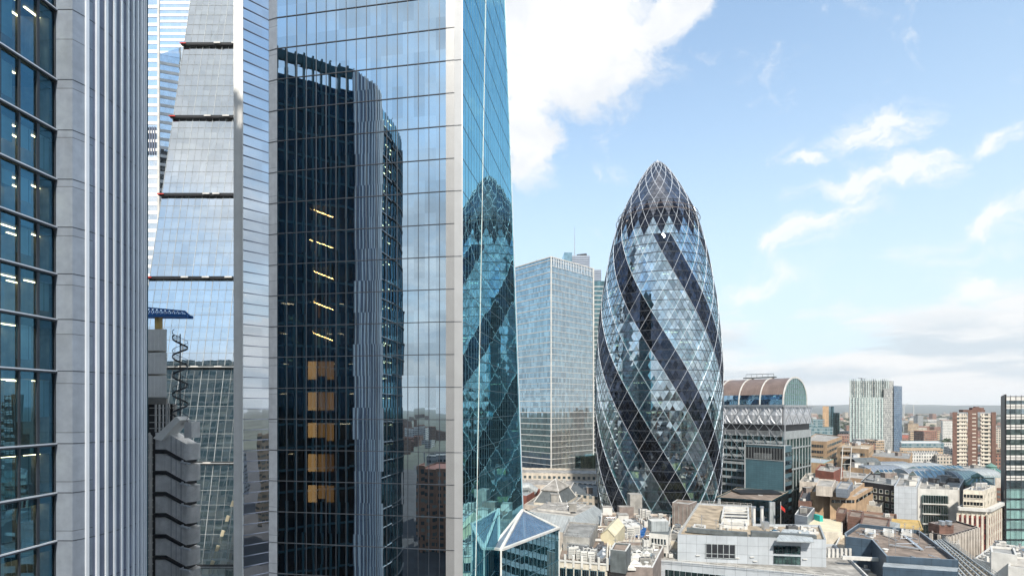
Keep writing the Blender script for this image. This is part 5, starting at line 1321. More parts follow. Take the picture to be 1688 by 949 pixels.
# white modern office and its grey neighbour
zW = 37
pW = [PX(1513, 222), PX(1580, 218), PX(1590, 252), PX(1520, 256)]
r = bld('modern_office', 'white modern office with a five-storey glazed bay between blank white walls', pW, zat(808, 220), 'white_paint', 'roof_light', .6, cap='white_paint'); zz0 = zat(808, 220)
a, e = PX(1519, 221.3), PX(1560, 219)
for k in range(7):
    z = zz0 - 1.2 - 4.1 - k * 4.3; b = MB(); b.beam((a.x, a.y - .5, z + 1.6), (e.x, e.y - .5, z + 1.6), .8, 3.3); wb = b.build('window_band', 'teal_window_glass' if k in (0, 4, 5) else 'green_glass', r)
    b = MB()
    for j in range(11): c0 = a + (e - a) * j / 10; b.beam((c0.x, c0.y - 1, z - .1), (c0.x, c0.y - 1, z + 3.3), .12)
    b.build('mullion', 'silver', wb)
    b = MB(); b.beam((a.x - .3, a.y - 1.0, z - .3), (e.x + .3, e.y - 1.0, z - .3), 1.0, .45); b.build('ledge', 'white_paint', r)
clutter(r, pW, zz0, 22, 36, 'hadvtl')
pW2 = [PX(1474, 218), PX(1511, 216), PX(1519, 248), PX(1484, 250)]
r = bld('panel_block', 'windowless pale grey panelled block standing left of the white modern office', pW2, zat(803, 217), 'grey_cladding', 'roof_light', .4); clutter(r, pW2, zat(803, 217), 5, 37, 'hv')
# cream classical block
zC = 31.8
pK = [R(1578, 838, zC), R(1627, 841, zC), R(1652, 829, zC), R(1604, 826, zC)]
r = bld('stone_office', 'cream stone office with red spandrels between tall pilasters and a set-back attic', pK, zC, 'cream_stone', 'roof_light', .8, cap='white_paint')
pK2 = inset(pK, 1.3); tier(r, pK2, 38.4, 'cream_stone', 'roof_grey', .6, zC + .001, wname='attic', rname='attic_roof', cap='white_paint')
for idx, (p, q) in enumerate(facing(pK)):
    n = 7 if (q - p).length > 10 else 6; L = (q - p).length; dd = (q - p).normalized(); no = Vector((dd.y, -dd.x))
    for k in range(n):
        c0 = p + (q - p) * ((k + .5) / n) + no * .06; b = MB(); b.beam((c0.x, c0.y, 8), (c0.x, c0.y, zC - 2.2), L / n * .36, .12, up=(no.x, no.y, 0)); b.build('spandrel_strip', 'red_spandrel', r)
    windows(r, p, q, [zC - 5.2 - 3.8 * k for k in range(5)], n, L / n * .30, 2.2, 'window_glass', 'red_spandrel', 0, proud=.2)
    for k in range(n + 1):
        c0 = p + (q - p) * (k / n) + no * .2; b = MB(); b.beam((c0.x, c0.y, 6), (c0.x, c0.y, zC - 1.6), L / n * .45, .5, up=(no.x, no.y, 0)); b.build('pilaster', 'cream_stone', r)
    b = MB(); s, e = p + no * .5, q + no * .5; b.beam((s.x, s.y, zC + .2), (e.x, e.y, zC + .2), 1.4, 1.1); b.build('cornice', 'white_paint', r)
for p, q in facing(pK2): windows(r, p, q, [33.2, 36.0], 4 if (q - p).length > 9 else 6, .95, 1.35, 'window_glass', 'cream_stone', 0)
clutter(r, pK2, 38.4, 14, 38, 'avvpdt')
# verdigris domes
def dome_roof(px_, py_, Y, rr, label, zb=20):
    c0 = PX(px_, Y); z0 = zat(py_, Y); t_ = thing('domed_pavilion', label, 'pavilion', (c0.x, c0.y, zb))
    b = MB(); b.cyl(c0.x, c0.y, zb, z0, rr * .93, 16); b.build('wall', 'pale_stone', t_)
    b = MB(); b.cyl(c0.x, c0.y, z0, z0 + rr * .12, rr, 16); b.cyl(c0.x, c0.y, z0 + rr * .12, z0 + rr * .55, rr, 16, r1=rr * .42); b.cyl(c0.x, c0.y, z0 + rr * .55, z0 + rr * .72, rr * .36, 16); b.cyl(c0.x, c0.y, z0 + rr * .72, z0 + rr, rr * .42, 16, r1=.05)
    dm_ = b.build('dome', 'verdigris', t_); b = MB()
    for k in range(16): a = 2 * pi * k / 16; b.beam((c0.x + rr * cos(a), c0.y + rr * sin(a), z0 + rr * .13), (c0.x + rr * .42 * cos(a), c0.y + rr * .42 * sin(a), z0 + rr * .57), .35, .25)
    b.build('rib', 'vault_glass', dm_)
dome_roof(1611, 800, 246, 6.2, 'green copper octagonal dome just behind the cream stone office attic')
dome_roof(1634, 782, 330, 7.5, 'larger green-tinted glass dome farther back beside the right-hand glass tower')
# right edge glass tower
YG = 205.0; zG = zat(653, YG); x0 = PX(1656, YG).x
r = thing('office_tower', 'gridded glass office tower cut off by the right edge, black side and green panes', 'building', (x0, YG, 0)); FOOT.append((x0 + 25, YG + 15, 32))
b = MB(); b.prism([Vector((x0, YG)), Vector((x0 + 48, YG)), Vector((x0 + 80, YG + 36)), Vector((x0 + 33.6, YG + 36))], 0, zG); b.build('wall', 'grid_glass', r)
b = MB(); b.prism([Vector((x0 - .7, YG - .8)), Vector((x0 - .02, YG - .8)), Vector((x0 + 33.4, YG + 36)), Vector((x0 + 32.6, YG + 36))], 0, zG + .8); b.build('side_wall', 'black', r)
b = MB(); z = zG; k = 0
while z > 4: b.box(x0, x0 + 48, YG - .2, YG - .02, z - .09, z + .09); z -= 4.05; k += 1
x = x0
while x < x0 + 48: b.box(x - .07, x + .07, YG - .26, YG - .21, 0, zG + .5); x += 2.15
b.build('mullion', 'dark_metal', r)
b = MB(); z = zG - 4.05
while z > zG - 36: b.box(x0 + .1, x0 + 48, YG - .08, YG - .01, z - .9, z + .9); z -= 4.05
b.box(x0 + .1, x0 + 48, YG - .08, YG - .01, zG - 1.6, zG - .1); b.build('spandrel', 'white_paint', r)
b = MB(); z = zG - .7
while z > 3: b.prism([Vector((x0 + .8, YG + .6)), Vector((x0 + 47.6, YG + .6)), Vector((x0 + 56, YG + 9)), Vector((x0 + 9, YG + 9))], z - .5, z, bottom=True); z -= 4.05
b.build('floor_slab', 'slab_grey', r); b = MB(); b.box(x0 + 9.5, x0 + 55, YG + 9, YG + 10, 0, zG - 1); b.build('core', 'slab_teal', r)
b = MB(); rs2 = random.Random(8); z = zG - 4.05 * 9.2
while z > 3: b.box(x0 + .2, x0 + 47.6, YG + .35, YG + .45, z - 3.4, z - .1); z -= 4.05
b.build('blind', 'white_paint', r)
# bottom right white plant roof
pQ = [R(1606, 922, 30), R(1720, 955, 30), R(1725, 905, 30), R(1640, 897, 30)]
r = bld('office_block', 'white roof crowded with vents and plant boxes at the bottom right corner', pQ, 30, 'white_paint', 'roof_light', .4, cap='white_paint')
tier(r, [R(1634, 912, 35), R(1677, 918, 35), R(1672, 905, 35), R(1632, 902, 35)], 35, 'white_paint', 'roof_grey', .5, 30.001, wname='plant_room', rname='plant_room_roof')
tier(r, [R(1662, 935, 33), R(1710, 942, 33), R(1708, 922, 33), R(1664, 918, 33)], 33, 'white_paint', 'roof_light', .4, 30.001, wname='plant_room', rname='plant_room_roof')
clutter(r, pQ, 30, 55, 39, 'avpvsdltl', pale=.85)
pQ = [R(1655, 949, 27), R(1740, 975, 27), R(1740, 940, 27), R(1690, 935, 27)]
r = bld('brick_block', 'red-brown brick corner block below the white plant boxes', pQ, 27, 'brick_red', 'roof_brown', .6)

# middle distance
def mid(label, pts, z, wall, roof, n=0, seed=0, kinds='hadv', par=.7, name='office_block', cap=None, base=None):
    poly = [R(a, b_, z) for a, b_ in pts]; r = bld(name, label, poly, z, wall, roof, par, cap=cap)
    if n: clutter(r, poly, z, n, seed, kinds, pale=.7)
    return r, poly
r, pl = mid('dark block with rows of white square windows behind the grey panelled block', [(1419, 795), (1478, 803), (1494, 787), (1434, 781)], 35, 'dark_metal', 'roof_grey', 10, 41, cap='lead')
for p, q in facing(pl): windows(r, p, q, [31.6, 28.6, 25.6, 22.6], max(4, int((q - p).length / 2.4)), 1.5, 1.6, 'grid_glass', 'white_paint', 0)
r, pl = mid('terraced tan brick office with a blank front wall, stepped at its right end', [(1336, 812), (1402, 815), (1425, 798), (1350, 793)], 34.5, 'brick_tan', 'roof_light', 12, 42, name='brick_block')
c0 = centroid(pl)
for k in range(4):
    p, q = R(1402 + k * 6, 815 + k * 8, 34.5 - k * 3.3), R(1428 + k * 4, 800 + k * 8, 34.5 - k * 3.3); w_ = Vector((0, -5)); pp = [p + Vector((-9, -1)), p + Vector((1.5, -1)), q + Vector((3, 0)), q + Vector((-9, 0))]
    tier(r, pp, 34 - k * 3.3 - .5, 'brick_tan', 'roof_light', .5, 0, wname='terrace', rname='terrace_roof')
    for s, e in facing(pp)[:2]: band(r, s, e, 34 - k * 3.3 - 2.6, 1.2, 'window_glass', mullions=4, mg=.6)
tier(r, [R(1345, 806, 37), R(1372, 808, 37), R(1378, 796, 37), R(1350, 794, 37)], 38, 'pale_stone', 'roof_light', .5, 34.5, wname='plant_room', rname='plant_room_roof')
tier(r, [R(1378, 808, 37), R(1398, 810, 37), R(1406, 798, 37), R(1386, 796, 37)], 37.4, 'silver_panel', 'roof_light', .5, 34.5, wname='plant_room', rname='plant_room_roof')
r, pl = mid('lower wing of the tan brick office with dark square windows, against the vaulted tower', [(1316, 828), (1338, 828), (1350, 806), (1326, 803)], 31, 'brick_brown', 'roof_dark', 5, 43, name='brick_block')
for p, q in facing(pl): windows(r, p, q, [27, 22, 17], 3, 2.0, 2.2, 'window_glass', 'dark_metal', 0)
r, pl = mid('small cream house-like block with white-railed roofs among the brown brick offices', [(1428, 834), (1452, 838), (1462, 820), (1438, 815)], 27, 'cream_stone', 'roof_light', 5, 44)
for p, q in facing(pl): windows(r, p, q, [23.5, 20], 3, 1.4, 1.7, 'window_glass', 'white_paint', 1)
r, pl = mid('tan office with four dark window bands and a pale roof, right of the vaulted tower', [(1326, 727), (1363, 729), (1388, 720), (1345, 715)], 45, 'brick_tan', 'roof_light', 3, 45, 'v', name='brick_block')
for p, q in facing(pl):
    for k in range(7): band(r, p, q, 41.2 - k * 4.2, 1.9, 'window_glass', mullions=6, mm='brick_tan', mg=2.5)
r, pl = mid('tan building with a bright turquoise roof edge below the banded tan office', [(1316, 762), (1358, 765), (1374, 758), (1330, 753)], 37, 'brick_tan', 'lead', 2, 46, 'v', cap='turquoise')
r, pl = mid('maroon brick block with white rooftop boxes in front of the turquoise roof edge', [(1344, 776), (1374, 780), (1390, 772), (1352, 767)], 37, 'brick_red', 'roof_light', 6, 47, name='brick_block')
r, pl = mid('low white-roofed block with grey ducts in front of the maroon brick block', [(1318, 795), (1352, 797), (1374, 784), (1330, 780)], 33, 'pale_stone', 'roof_light', 10, 48)
for i, (pts, z, lb) in enumerate((([(1380, 738), (1432, 742), (1440, 734), (1392, 731)], 42, 'long tan block with a dark window strip at the foot of the pale slit-windowed tower'),
        ([(1384, 756), (1420, 760), (1436, 750), (1400, 745)], 37, 'tan block with slanting roof edges, left of the long turreted tan block'),
        ([(1424, 752), (1500, 758), (1504, 747), (1440, 743)], 36, 'long tan block with a small turret at the right of the tan group'),
        ([(1398, 771), (1434, 775), (1446, 765), (1412, 761)], 35, 'tan block topped by a grey rounded roof'),
        ([(1372, 786), (1432, 792), (1440, 780), (1392, 775)], 33, 'pinkish tan block with scaffold poles beside the maroon brick block'))):
    r, pl = mid(lb, pts, z, 'brick_tan' if i != 4 else 'far_tan', ('roof_tan', 'roof_light', 'roof_grey', 'lead', 'roof_light')[i], 6, 50 + i, 'hvd', name='brick_block')
    for p, q in facing(pl):
        if (q - p).length > 8: band(r, p, q, z - 4, 1.8, 'window_glass', mullions=8, mm='brick_tan', mg=(q - p).length * .12)
    if i == 3:
        b = MB(); c0 = Vector(centroid(pl)); b.tube([(c0.x - 9, c0.y - 3, z), (c0.x - 8.9, c0.y - 3, z), (c0.x + 9, c0.y + 4, z), (c0.x + 9.1, c0.y + 4, z)], 5, 12); b.build('rounded_roof', 'slate', r)
    if i == 4:
        b = MB(); c0 = R(1386, 790, 33); b.beam((c0.x, c0.y, 33), (c0.x + 1, c0.y, 50), .35); b.beam((c0.x + 4.5, c0.y, 33), (c0.x + 5.5, c0.y, 50), .35)
        for k in range(5): b.beam((c0.x, c0.y, 34 + k * 3.5), (c0.x + 5, c0.y, 34 + k * 3.5), .2)
        b.build('scaffold_mast', 'white_paint', r)
# market hall with glazed barrel and gable roofs
pm_ = [R(1420, 788, 31), R(1640, 806, 31), R(1640, 770, 31), R(1450, 762, 31)]
r = bld('market_hall', 'wide hall with pale glass gables and barrel roofs, below the brown brick high-rise', pm_, 31, 'far_grey', 'roof_light', .5, cap='lead')
for i, (px_, py_, w_, d_, h_, m_, rot) in enumerate(((1445, 782, 20, 26, 5, 'silver_panel', 0), (1478, 790, 22, 12, 5, 'vault_glass', .1), (1505, 792, 15, 14, 6, 'silver_panel', .1), (1540, 796, 24, 13, 6, 'vault_glass', .1), (1580, 796, 13, 14, 6, 'silver_panel', .1), (1490, 775, 40, 22, 4, 'lead', .1), (1545, 780, 30, 20, 4, 'vault_glass', .1), (1600, 785, 20, 18, 4, 'lead', .1), (1460, 772, 24, 16, 4, 'silver_panel', .1))):
    c0 = R(px_, py_, 31); b = MB(); ca, sa = cos(rot), sin(rot)
    def tq(x, y, z): return (c0.x + ca * x - sa * y, c0.y + sa * x + ca * y, z)
    n = 2 if m_ == 'vault_glass' else 8
    ring = [(-d_ / 2 * cos(pi * t / n), h_ * (sin(pi * t / n) if n > 2 else (1 if t == 1 else 0))) for t in range(n + 1)]
    for t in range(n): b.face([tq(-w_ / 2, ring[t][0], 31.5 + ring[t][1]), tq(w_ / 2, ring[t][0], 31.5 + ring[t][1]), tq(w_ / 2, ring[t + 1][0], 31.5 + ring[t + 1][1]), tq(-w_ / 2, ring[t + 1][0], 31.5 + ring[t + 1][1])])
    for x in (-w_ / 2, w_ / 2): b.face([tq(x, a_, 31.5 + z_) for a_, z_ in ring])
    o = b.build('hall_roof', m_, r)
    b = MB(); k = -w_ / 2
    while k <= w_ / 2:
        for t in range(n): b.beam(tq(k, ring[t][0], 31.6 + ring[t][1]), tq(k, ring[t + 1][0], 31.6 + ring[t + 1][1]), .18, .18)
        k += w_ / 8
    b.build('roof_rib', 'white_paint', o)
clutter(r, pm_, 31, 12, 60, 'hd')
# pale slit-window tower
Yn = 741.0; zn = 112.0
r = thing('apartment_tower', 'tall pale green tower with irregular vertical slit windows and a darker right side', 'building', (PX(1440, Yn).x, Yn, 0)); FOOT.append((PX(1440, Yn).x, Yn + 20, 55))
def pr_(nm, a, e, Ya, Ye, py, m_, d=30): 
    p, q = PX(a, Ya), PX(e, Ye); b = MB(); b.prism([p, q, q + Vector((.72 * d, d)), p + Vector((.72 * d, d))], 0, zat(py, Yn)); return b.build(nm, m_, r)
pr_('wall', 1400, 1457, 741, 745, 655, 'slit_pale'); pr_('upper_storeys', 1402, 1473, 747, 750, 627, 'slit_grey', 22); pr_('wall', 1457, 1474, 744, 752, 640, 'slit_grey', 24); pr_('side_wing', 1473.5, 1487, 748, 768, 635, 'slit_shaded', 20)
b = MB(); p, q = PX(1401, 746), PX(1464, 748.5)
for k in range(22): c0 = p + (q - p) * k / 21; b.beam((c0.x, c0.y, zat(655, Yn)), (c0.x, c0.y, zat(624, Yn)), .8, .5)
b.build('crown_fin', 'slit_pale', r)
b = MB(); 
for k in range(12):
    c0 = PX(1400.5 + k * 5.1, 740.5); b.beam((c0.x, c0.y, 0), (c0.x, c0.y, zat(654, Yn)), .8, .5)
b.build('white_strip', 'slit_grey', r)
c0 = PX(1420, 755); b = MB(); b.beam((c0.x - 5, c0.y, zn + 2), (c0.x + 6, c0.y, zn + .5), .5, .4); b.cyl(c0.x, c0.y, zn - 3, zn + 2, .4, 6); b.build('roof_crane', 'dark_metal', r)
# brown brick high-rise
Yb = 390.0
r = thing('brick_high_rise', 'brown brick high-rise flats with cream balcony bands, a notched roofline and stair slots', 'building', (PX(1608, Yb).x, Yb, 0)); FOOT.append((PX(1608, Yb).x, Yb + 8, 24))
segs = [(1570, 1577.5, 0, 679, 'brick'), (1577.5, 1595.5, 1.2, 681, 'bal'), (1595.5, 1610.5, 0, 677, 'brick'), (1610.5, 1620.5, 4.5, 675, 'brick'), (1620.5, 1636, 2.2, 681, 'bal'), (1636, 1643.5, .8, 679, 'brick'), (1643.5, 1646, 3.0, 681, 'cream')]
for i, (a, e, dy_, py, kd) in enumerate(segs):
    zt_ = zat(py, Yb); p0, p1 = PX(a, Yb).x, PX(e, Yb).x
    b = MB(); b.prism([Vector((p0, Yb + dy_)), Vector((p1, Yb + dy_)), Vector((p1 + .9 * (16 - dy_), Yb + 16)), Vector((p0 + .9 * (16 - dy_), Yb + 16))], 0, zt_); b.build('brick_wall' if kd == 'brick' else 'wall', 'brick_brown' if kd == 'brick' else 'pale_stone', r)
    nfl = 22
    for k in range(nfl):
        z = zt_ - 2.9 * (k + 1)
        if kd == 'bal':
            b = MB(); b.box(p0 + .05, p1 - .05, Yb + dy_ - .7, Yb + dy_, z, z + 1.15); b.build('balcony', 'cream_stone', r)
            b = MB(); x_ = p0 + (.3 if i == 1 else (p1 - p0) * .5); b.box(x_, x_ + 2.4, Yb + dy_ - .06, Yb + dy_ - .01, z + 1.3, z + 2.6)
            x_ = p0 + (p1 - p0) * (.55 if i == 1 else .15); b.box(x_, x_ + .9, Yb + dy_ - .06, Yb + dy_ - .01, z + 1.5, z + 2.4); b.box(x_ + 1.9, x_ + 2.6, Yb + dy_ - .06, Yb + dy_ - .01, z + 1.5, z + 2.4)
            if k < 19: b.build('window', 'window_glass', r)
        elif i == 2 and k < 19:
            b = MB(); xm = (p0 + p1) / 2; b.box(xm - .2, xm + 2.6, Yb - .12, Yb - .01, z + .2, z + .95); b.build('stair_slot', 'cream_stone', r)
b = MB()
for a, e, d0, d1, y0, y1 in ((1588, 1624, 4, 8, 679, 675), (1603, 1622, 4.4, 7.4, 676, 671.5), (1608, 1614, 5, 7, 672, 670)): b.box(PX(a, Yb + d0).x, PX(e, Yb + d0).x, Yb + d0, Yb + d1, zat(y0, Yb), zat(y1, Yb))
b.build("lift_house", "brick_brown", r)
# distant named blocks
def far(name, label, px0, px1, pyt, Y, wall, roof='roof_grey', d=30, group=None):
    p, q = PX(px0, Y), PX(px1, Y); zt_ = max(zat(pyt, Y), 4); r = bld(name, label, [p, q, q + Vector((.7 * d, d)), p + Vector((.7 * d, d))], zt_, wall, roof, .8, group=group); return r
far('high_rise', 'narrow tan-edged slab beside a teal glass block on the skyline left of the slit-windowed tower', 1356, 1366, 670, 760, 'brick_tan', d=12)
far('high_rise', 'teal glass block on the skyline, taller of the two beside the tan-edged slab', 1366, 1374, 670.5, 762, 'vault_glass', d=14)
far('high_rise', 'lower teal glass block on the skyline against the right of the taller teal one', 1374, 1383, 681, 768, 'green_glass', d=18)
far('office_block', 'dark blue glass office below the skyline, left of the tan-edged slab', 1320, 1356, 692, 720, 'far_glass', 'roof_dark')
far('office_block', 'long dark block with a row of white windows below the teal skyline blocks', 1318, 1372, 705, 600, 'far_glass', 'white_paint', 14)
far('office_block', 'pink-brown brick block left of the foot of the slit-windowed tower', 1380, 1399, 718, 700, 'far_brick')
far('office_block', 'pale low sheds left of the foot of the slit-windowed tower', 1372, 1398, 712, 800, 'far_white', 'roof_light')
far('station_shed', 'long white-roofed shed with a dark glass front, right of the slit-windowed tower', 1486, 1556, 731, 640, 'far_glass', 'white_paint', 46)
far('office_block', 'tan office with dark attic behind the long white-roofed shed', 1500, 1549, 711, 900, 'far_tan', 'roof_dark', 40)
far('office_block', 'white stepped flats in front of the long white-roofed shed', 1498, 1548, 748, 520, 'far_white', 'roof_light', 25)
far('office_block', 'low tan block with arched front below the white stepped flats', 1484, 1555, 741, 590, 'far_tan', 'roof_tan', 20)
far('office_block', 'pale flats seen between the long shed and the brown brick high-rise', 1554, 1570, 694, 1100, 'far_white', 'roof_light', 30)
far('office_block', 'white flats left of the domes with an orange-tiled neighbour', 1545, 1569, 752, 500, 'far_cream', 'roof_brown', 20)

# filler city: blocks between the named ones, then the far sprawl and its trees
rs2 = random.Random(77)
def clear(x, y, r_): return all((x - a) ** 2 + (y - c) ** 2 > (r_ + rr * .8) ** 2 for a, c, rr in FOOT) and math.hypot(x - GX, y - GY) > 42
kinds = [('far_cream', 'roof_light', 'cream'), ('far_white', 'roof_light', 'white'), ('far_tan', 'roof_brown', 'tan'), ('far_brick', 'roof_brown', 'red-brown'), ('far_brick', 'brick_red', 'red-roofed brick'), ('far_grey', 'roof_grey', 'grey')]
MIDB = []; n = 0; tries = 0
while n < 62 and tries < 4000:
    tries += 1; Y = rs2.uniform(170, 720); k = rs2.uniform(-.06, 1.06); x = k * Y
    if k < .35 and Y > 420: continue
    w_, d_ = rs2.uniform(14, 34), rs2.uniform(14, 30); rr = math.hypot(w_, d_) / 2
    if not clear(x, Y, rr): continue
    if x < 45 and Y < 150: continue
    wl, rf, nm = rs2.choice(kinds); z = rs2.uniform(13, 23) if Y < 420 else rs2.uniform(14, 30); poly = rect(x, Y, w_, d_, rs2.choice((.1, -.35, .3, .75)))
    r = bld('street_block', f'{nm} low block among the packed mid-distance streets', poly, z, wl, rf, .8, group=f'{nm} mid-distance blocks'); clutter(r, poly, z, 6, n + 100, 'hvadt'); n += 1; MIDB.append((r, nm, z, x, Y, w_))
n = 0; tries = 0; FOOT2 = []; FAR = []; FTREE = []
while n < 460 and tries < 8000:
    tries += 1; Y = 730 * (5200 / 730) ** rs2.random(); k = rs2.uniform(.40, 1.04); x = k * Y
    s_ = (Y / 900) ** .45; w_, d_ = rs2.uniform(14, 48) * s_, rs2.uniform(10, 24) * s_
    if any((x - a) ** 2 + (Y - c) ** 2 < ((w_ + q_) / 2) ** 2 for a, c, q_ in FOOT2) or not clear(x, Y, w_ / 2): continue
    FOOT2.append((x, Y, w_)); wl, rf, nm = rs2.choice(kinds); z = rs2.uniform(8, 18) if rs2.random() < .88 else rs2.uniform(22, 46)
    if z > 20: w_, d_ = min(w_, 22), min(d_, 20)
    t_ = thing('far_building', f'{nm} building in the hazy sprawl near the skyline' if z < 20 else f'{nm} taller block standing out of the far sprawl', 'building', (x, Y, 0), f'{nm} buildings in the far sprawl' if z < 20 else f'{nm} taller blocks in the far sprawl')
    poly = rect(x, Y, w_, d_, rs2.uniform(-.5, .5)); b = MB(); b.prism(poly, 0, z, top=False); b.build('wall', wl, t_)
    b = MB(); pc = ccw(poly)
    if z < 12 and rs2.random() < .6:
        m0, m1 = (pc[0] + pc[3]) / 2, (pc[1] + pc[2]) / 2; h_ = z + d_ * .28
        b.face([(pc[0].x, pc[0].y, z), (pc[1].x, pc[1].y, z), (m1.x, m1.y, h_), (m0.x, m0.y, h_)]); b.face([(pc[2].x, pc[2].y, z), (pc[3].x, pc[3].y, z), (m0.x, m0.y, h_), (m1.x, m1.y, h_)])
        b.face([(pc[1].x, pc[1].y, z), (pc[2].x, pc[2].y, z), (m1.x, m1.y, h_)]); b.face([(pc[3].x, pc[3].y, z), (pc[0].x, pc[0].y, z), (m0.x, m0.y, h_)]); rf = rs2.choice(('brick_red', 'slate', 'roof_brown'))
    else: b.prism(pc, z, z + .3)
    b.build('roof', rf, t_); n += 1; FAR.append((t_, nm + ' building', z, x, Y, w_))
def crown_mesh(seed):
    q = random.Random(seed); b = MB(); cl = [(q.gauss(0, .42), q.gauss(0, .42), q.uniform(.25, 1.25), q.uniform(.25, .45)) for _ in range(11)]
    for _ in range(420):
        c_ = q.choice(cl); d_ = Vector((q.gauss(0, 1), q.gauss(0, 1), q.gauss(0, 1))).normalized() * c_[3] * q.uniform(.55, 1.1); p = Vector(c_[:3]) + d_
        a = Vector((q.gauss(0, 1), q.gauss(0, 1), q.gauss(0, 1))).normalized() * .11; e = a.cross(Vector((q.gauss(0, 1), q.gauss(0, 1), q.gauss(0, 1)))).normalized() * .09
        b.face([p - a, p + e, p + a, p - e])
    o = b.build('crown', 'leaf_dark'); me = o.data; bpy.data.objects.remove(o); return me
crowns = [crown_mesh(s_) for s_ in range(4)]
b = MB(); b.cyl(0, 0, 0, .6, .07, 7, r1=.04); b.beam((0, 0, .4), (.3, .1, .8), .04); b.beam((0, 0, .4), (-.25, -.1, .85), .035); o = b.build('trunk', 'bark'); trunk = o.data; bpy.data.objects.remove(o)
n = 0; tries = 0
while n < 330 and tries < 6000:
    tries += 1; Y = 560 * (4200 / 560) ** rs2.random(); k = rs2.uniform(.52, 1.03); x = k * Y
    if not clear(x, Y, 8) or any((x - a) ** 2 + (Y - c) ** 2 < (q_ / 2) ** 2 for a, c, q_ in FOOT2): continue
    h_ = rs2.uniform(8, 14) * (Y / 800) ** .5
    t_ = thing('street_tree', 'green leafy tree between the far rooftops', 'tree', (x, Y, 0), 'trees in the far sprawl')
    for nm, me in (('crown', rs2.choice(crowns)), ('trunk', trunk)):
        o = bpy.data.objects.new(nm, me); C.objects.link(o); o.parent = t_; o.scale = (h_ * .62, h_ * .62, h_ * .62)
    t_.rotation_euler = (0, 0, rs2.uniform(0, 6)); n += 1; FTREE.append((t_, 'leafy tree', h_, x, Y, h_ * .8))
for i, (px_, Y, h_) in enumerate(((1490, 2400, 110), (1506, 2700, 118), (1416, 2600, 100))):
    c0 = PX(px_, Y); t_ = thing('tower_crane', ('leftmost', 'middle', 'farthest left')[i] + ' white tower crane on the skyline ' + ('right of' if i < 2 else 'behind') + ' the slit-windowed tower', 'crane', (c0.x, c0.y, 0))
    b = MB(); b.beam((c0.x, c0.y, 0), (c0.x, c0.y, h_ - 35), 2.2); b.build('mast', 'white_paint', t_); b = MB(); b.beam((c0.x - 6, c0.y, h_ - 38), (c0.x + 22, c0.y, h_ - 14), 1.4); b.build('jib', 'white_paint', t_)
# street lamps glowing by the terraced brick office
for i, px_ in enumerate((1334, 1343)):
    c0 = R(px_, 826, 26) ; t_ = thing('street_lamp', ('left' if i == 0 else 'right') + ' one of two lit lamps below the tan brick terrace', 'lamp', (c0.x, c0.y, 0), 'lit lamps by the tan terrace')
    b = MB(); b.cyl(c0.x, c0.y - 6, 0, 26, .12, 8); b.build('pole', 'dark_metal', t_); b = MB(); b.cyl(c0.x, c0.y - 6, 26, 26.7, .45, 10); b.build('lamp_head', 'street_glow', t_)
c0 = PX(1287, 200); t_ = thing('flag', 'small pink and red flag on a thin pole by the dark glass block', 'flag', (c0.x, c0.y, 25))
b = MB(); b.cyl(c0.x, c0.y, 25, zat(826, 200), .09, 8); b.build('pole', 'white_paint', t_); b = MB(); z = zat(838, 200)
for i in range(6): x_ = c0.x + .1 + i * .28; y_ = c0.y + .15 * sin(i * 1.3); y2 = c0.y + .15 * sin((i + 1) * 1.3); b.hexa([(x_, y_, z - i * .25), (x_ + .28, y2, z - (i + 1) * .25), (x_ + .28, y2 + .03, z - (i + 1) * .25), (x_, y_ + .03, z - i * .25), (x_, y_, z + 1.4 - i * .25), (x_ + .28, y2, z + 1.4 - (i + 1) * .25), (x_ + .28, y2 + .03, z + 1.4 - (i + 1) * .25), (x_, y_ + .03, z + 1.4 - i * .25)])
b.build('cloth', 'red_paint', t_)

# ================================================================== the city behind the viewer, seen only in the mirror glass
pl = [Vector((-215, 15)), Vector((-118, 15)), Vector((-118, 70)), Vector((-215, 70))]
bld('office_block', 'dark glass block outside the frame, mirrored low in the sloping tower', pl, 128, 'far_glass', 'roof_dark', 1, foot=False)
n = 0; tries = 0
while n < 34 and tries < 3000:
    tries += 1; x, y = rs2.uniform(-140, 260), rs2.uniform(-420, -25)
    w_, d_ = rs2.uniform(18, 40), rs2.uniform(18, 36)
    if any((x - a) ** 2 + (y - c) ** 2 < ((w_ + q_) * .62) ** 2 for a, c, q_ in FOOT2): continue
    FOOT2.append((x, y, w_)); wl, rf, nm = rs2.choice(kinds); z = rs2.uniform(22, 58)
    r = bld('street_block', f'{nm} block behind the viewpoint, seen only in reflections', rect(x, y, w_, d_, rs2.uniform(-.4, .4)), z, wl, rf, .8, group=f'{nm} blocks behind the viewpoint', foot=False); n += 1

# more blocks farther behind the viewer, for the mirrors
n = 0; tries = 0
while n < 90 and tries < 3000:
    tries += 1; y = -420 * (2600 / 420) ** rs2.random(); x = rs2.uniform(-.9, .9) * abs(y) * .9 - 100; s_ = (abs(y) / 420) ** .5
    w_, d_ = rs2.uniform(25, 55) * s_, rs2.uniform(20, 36)
    if any((x - a) ** 2 + (y - c) ** 2 < ((w_ + q_) * .55) ** 2 for a, c, q_ in FOOT2): continue
    FOOT2.append((x, y, w_)); wl, rf, nm = rs2.choice(kinds); z = rs2.uniform(15, 50)
    bld('street_block', f'{nm} block behind the viewpoint, seen only in reflections', rect(x, y, w_, d_, rs2.uniform(-.4, .4)), z, wl, rf, .8, group=f'{nm} blocks behind the viewpoint', foot=False); n += 1

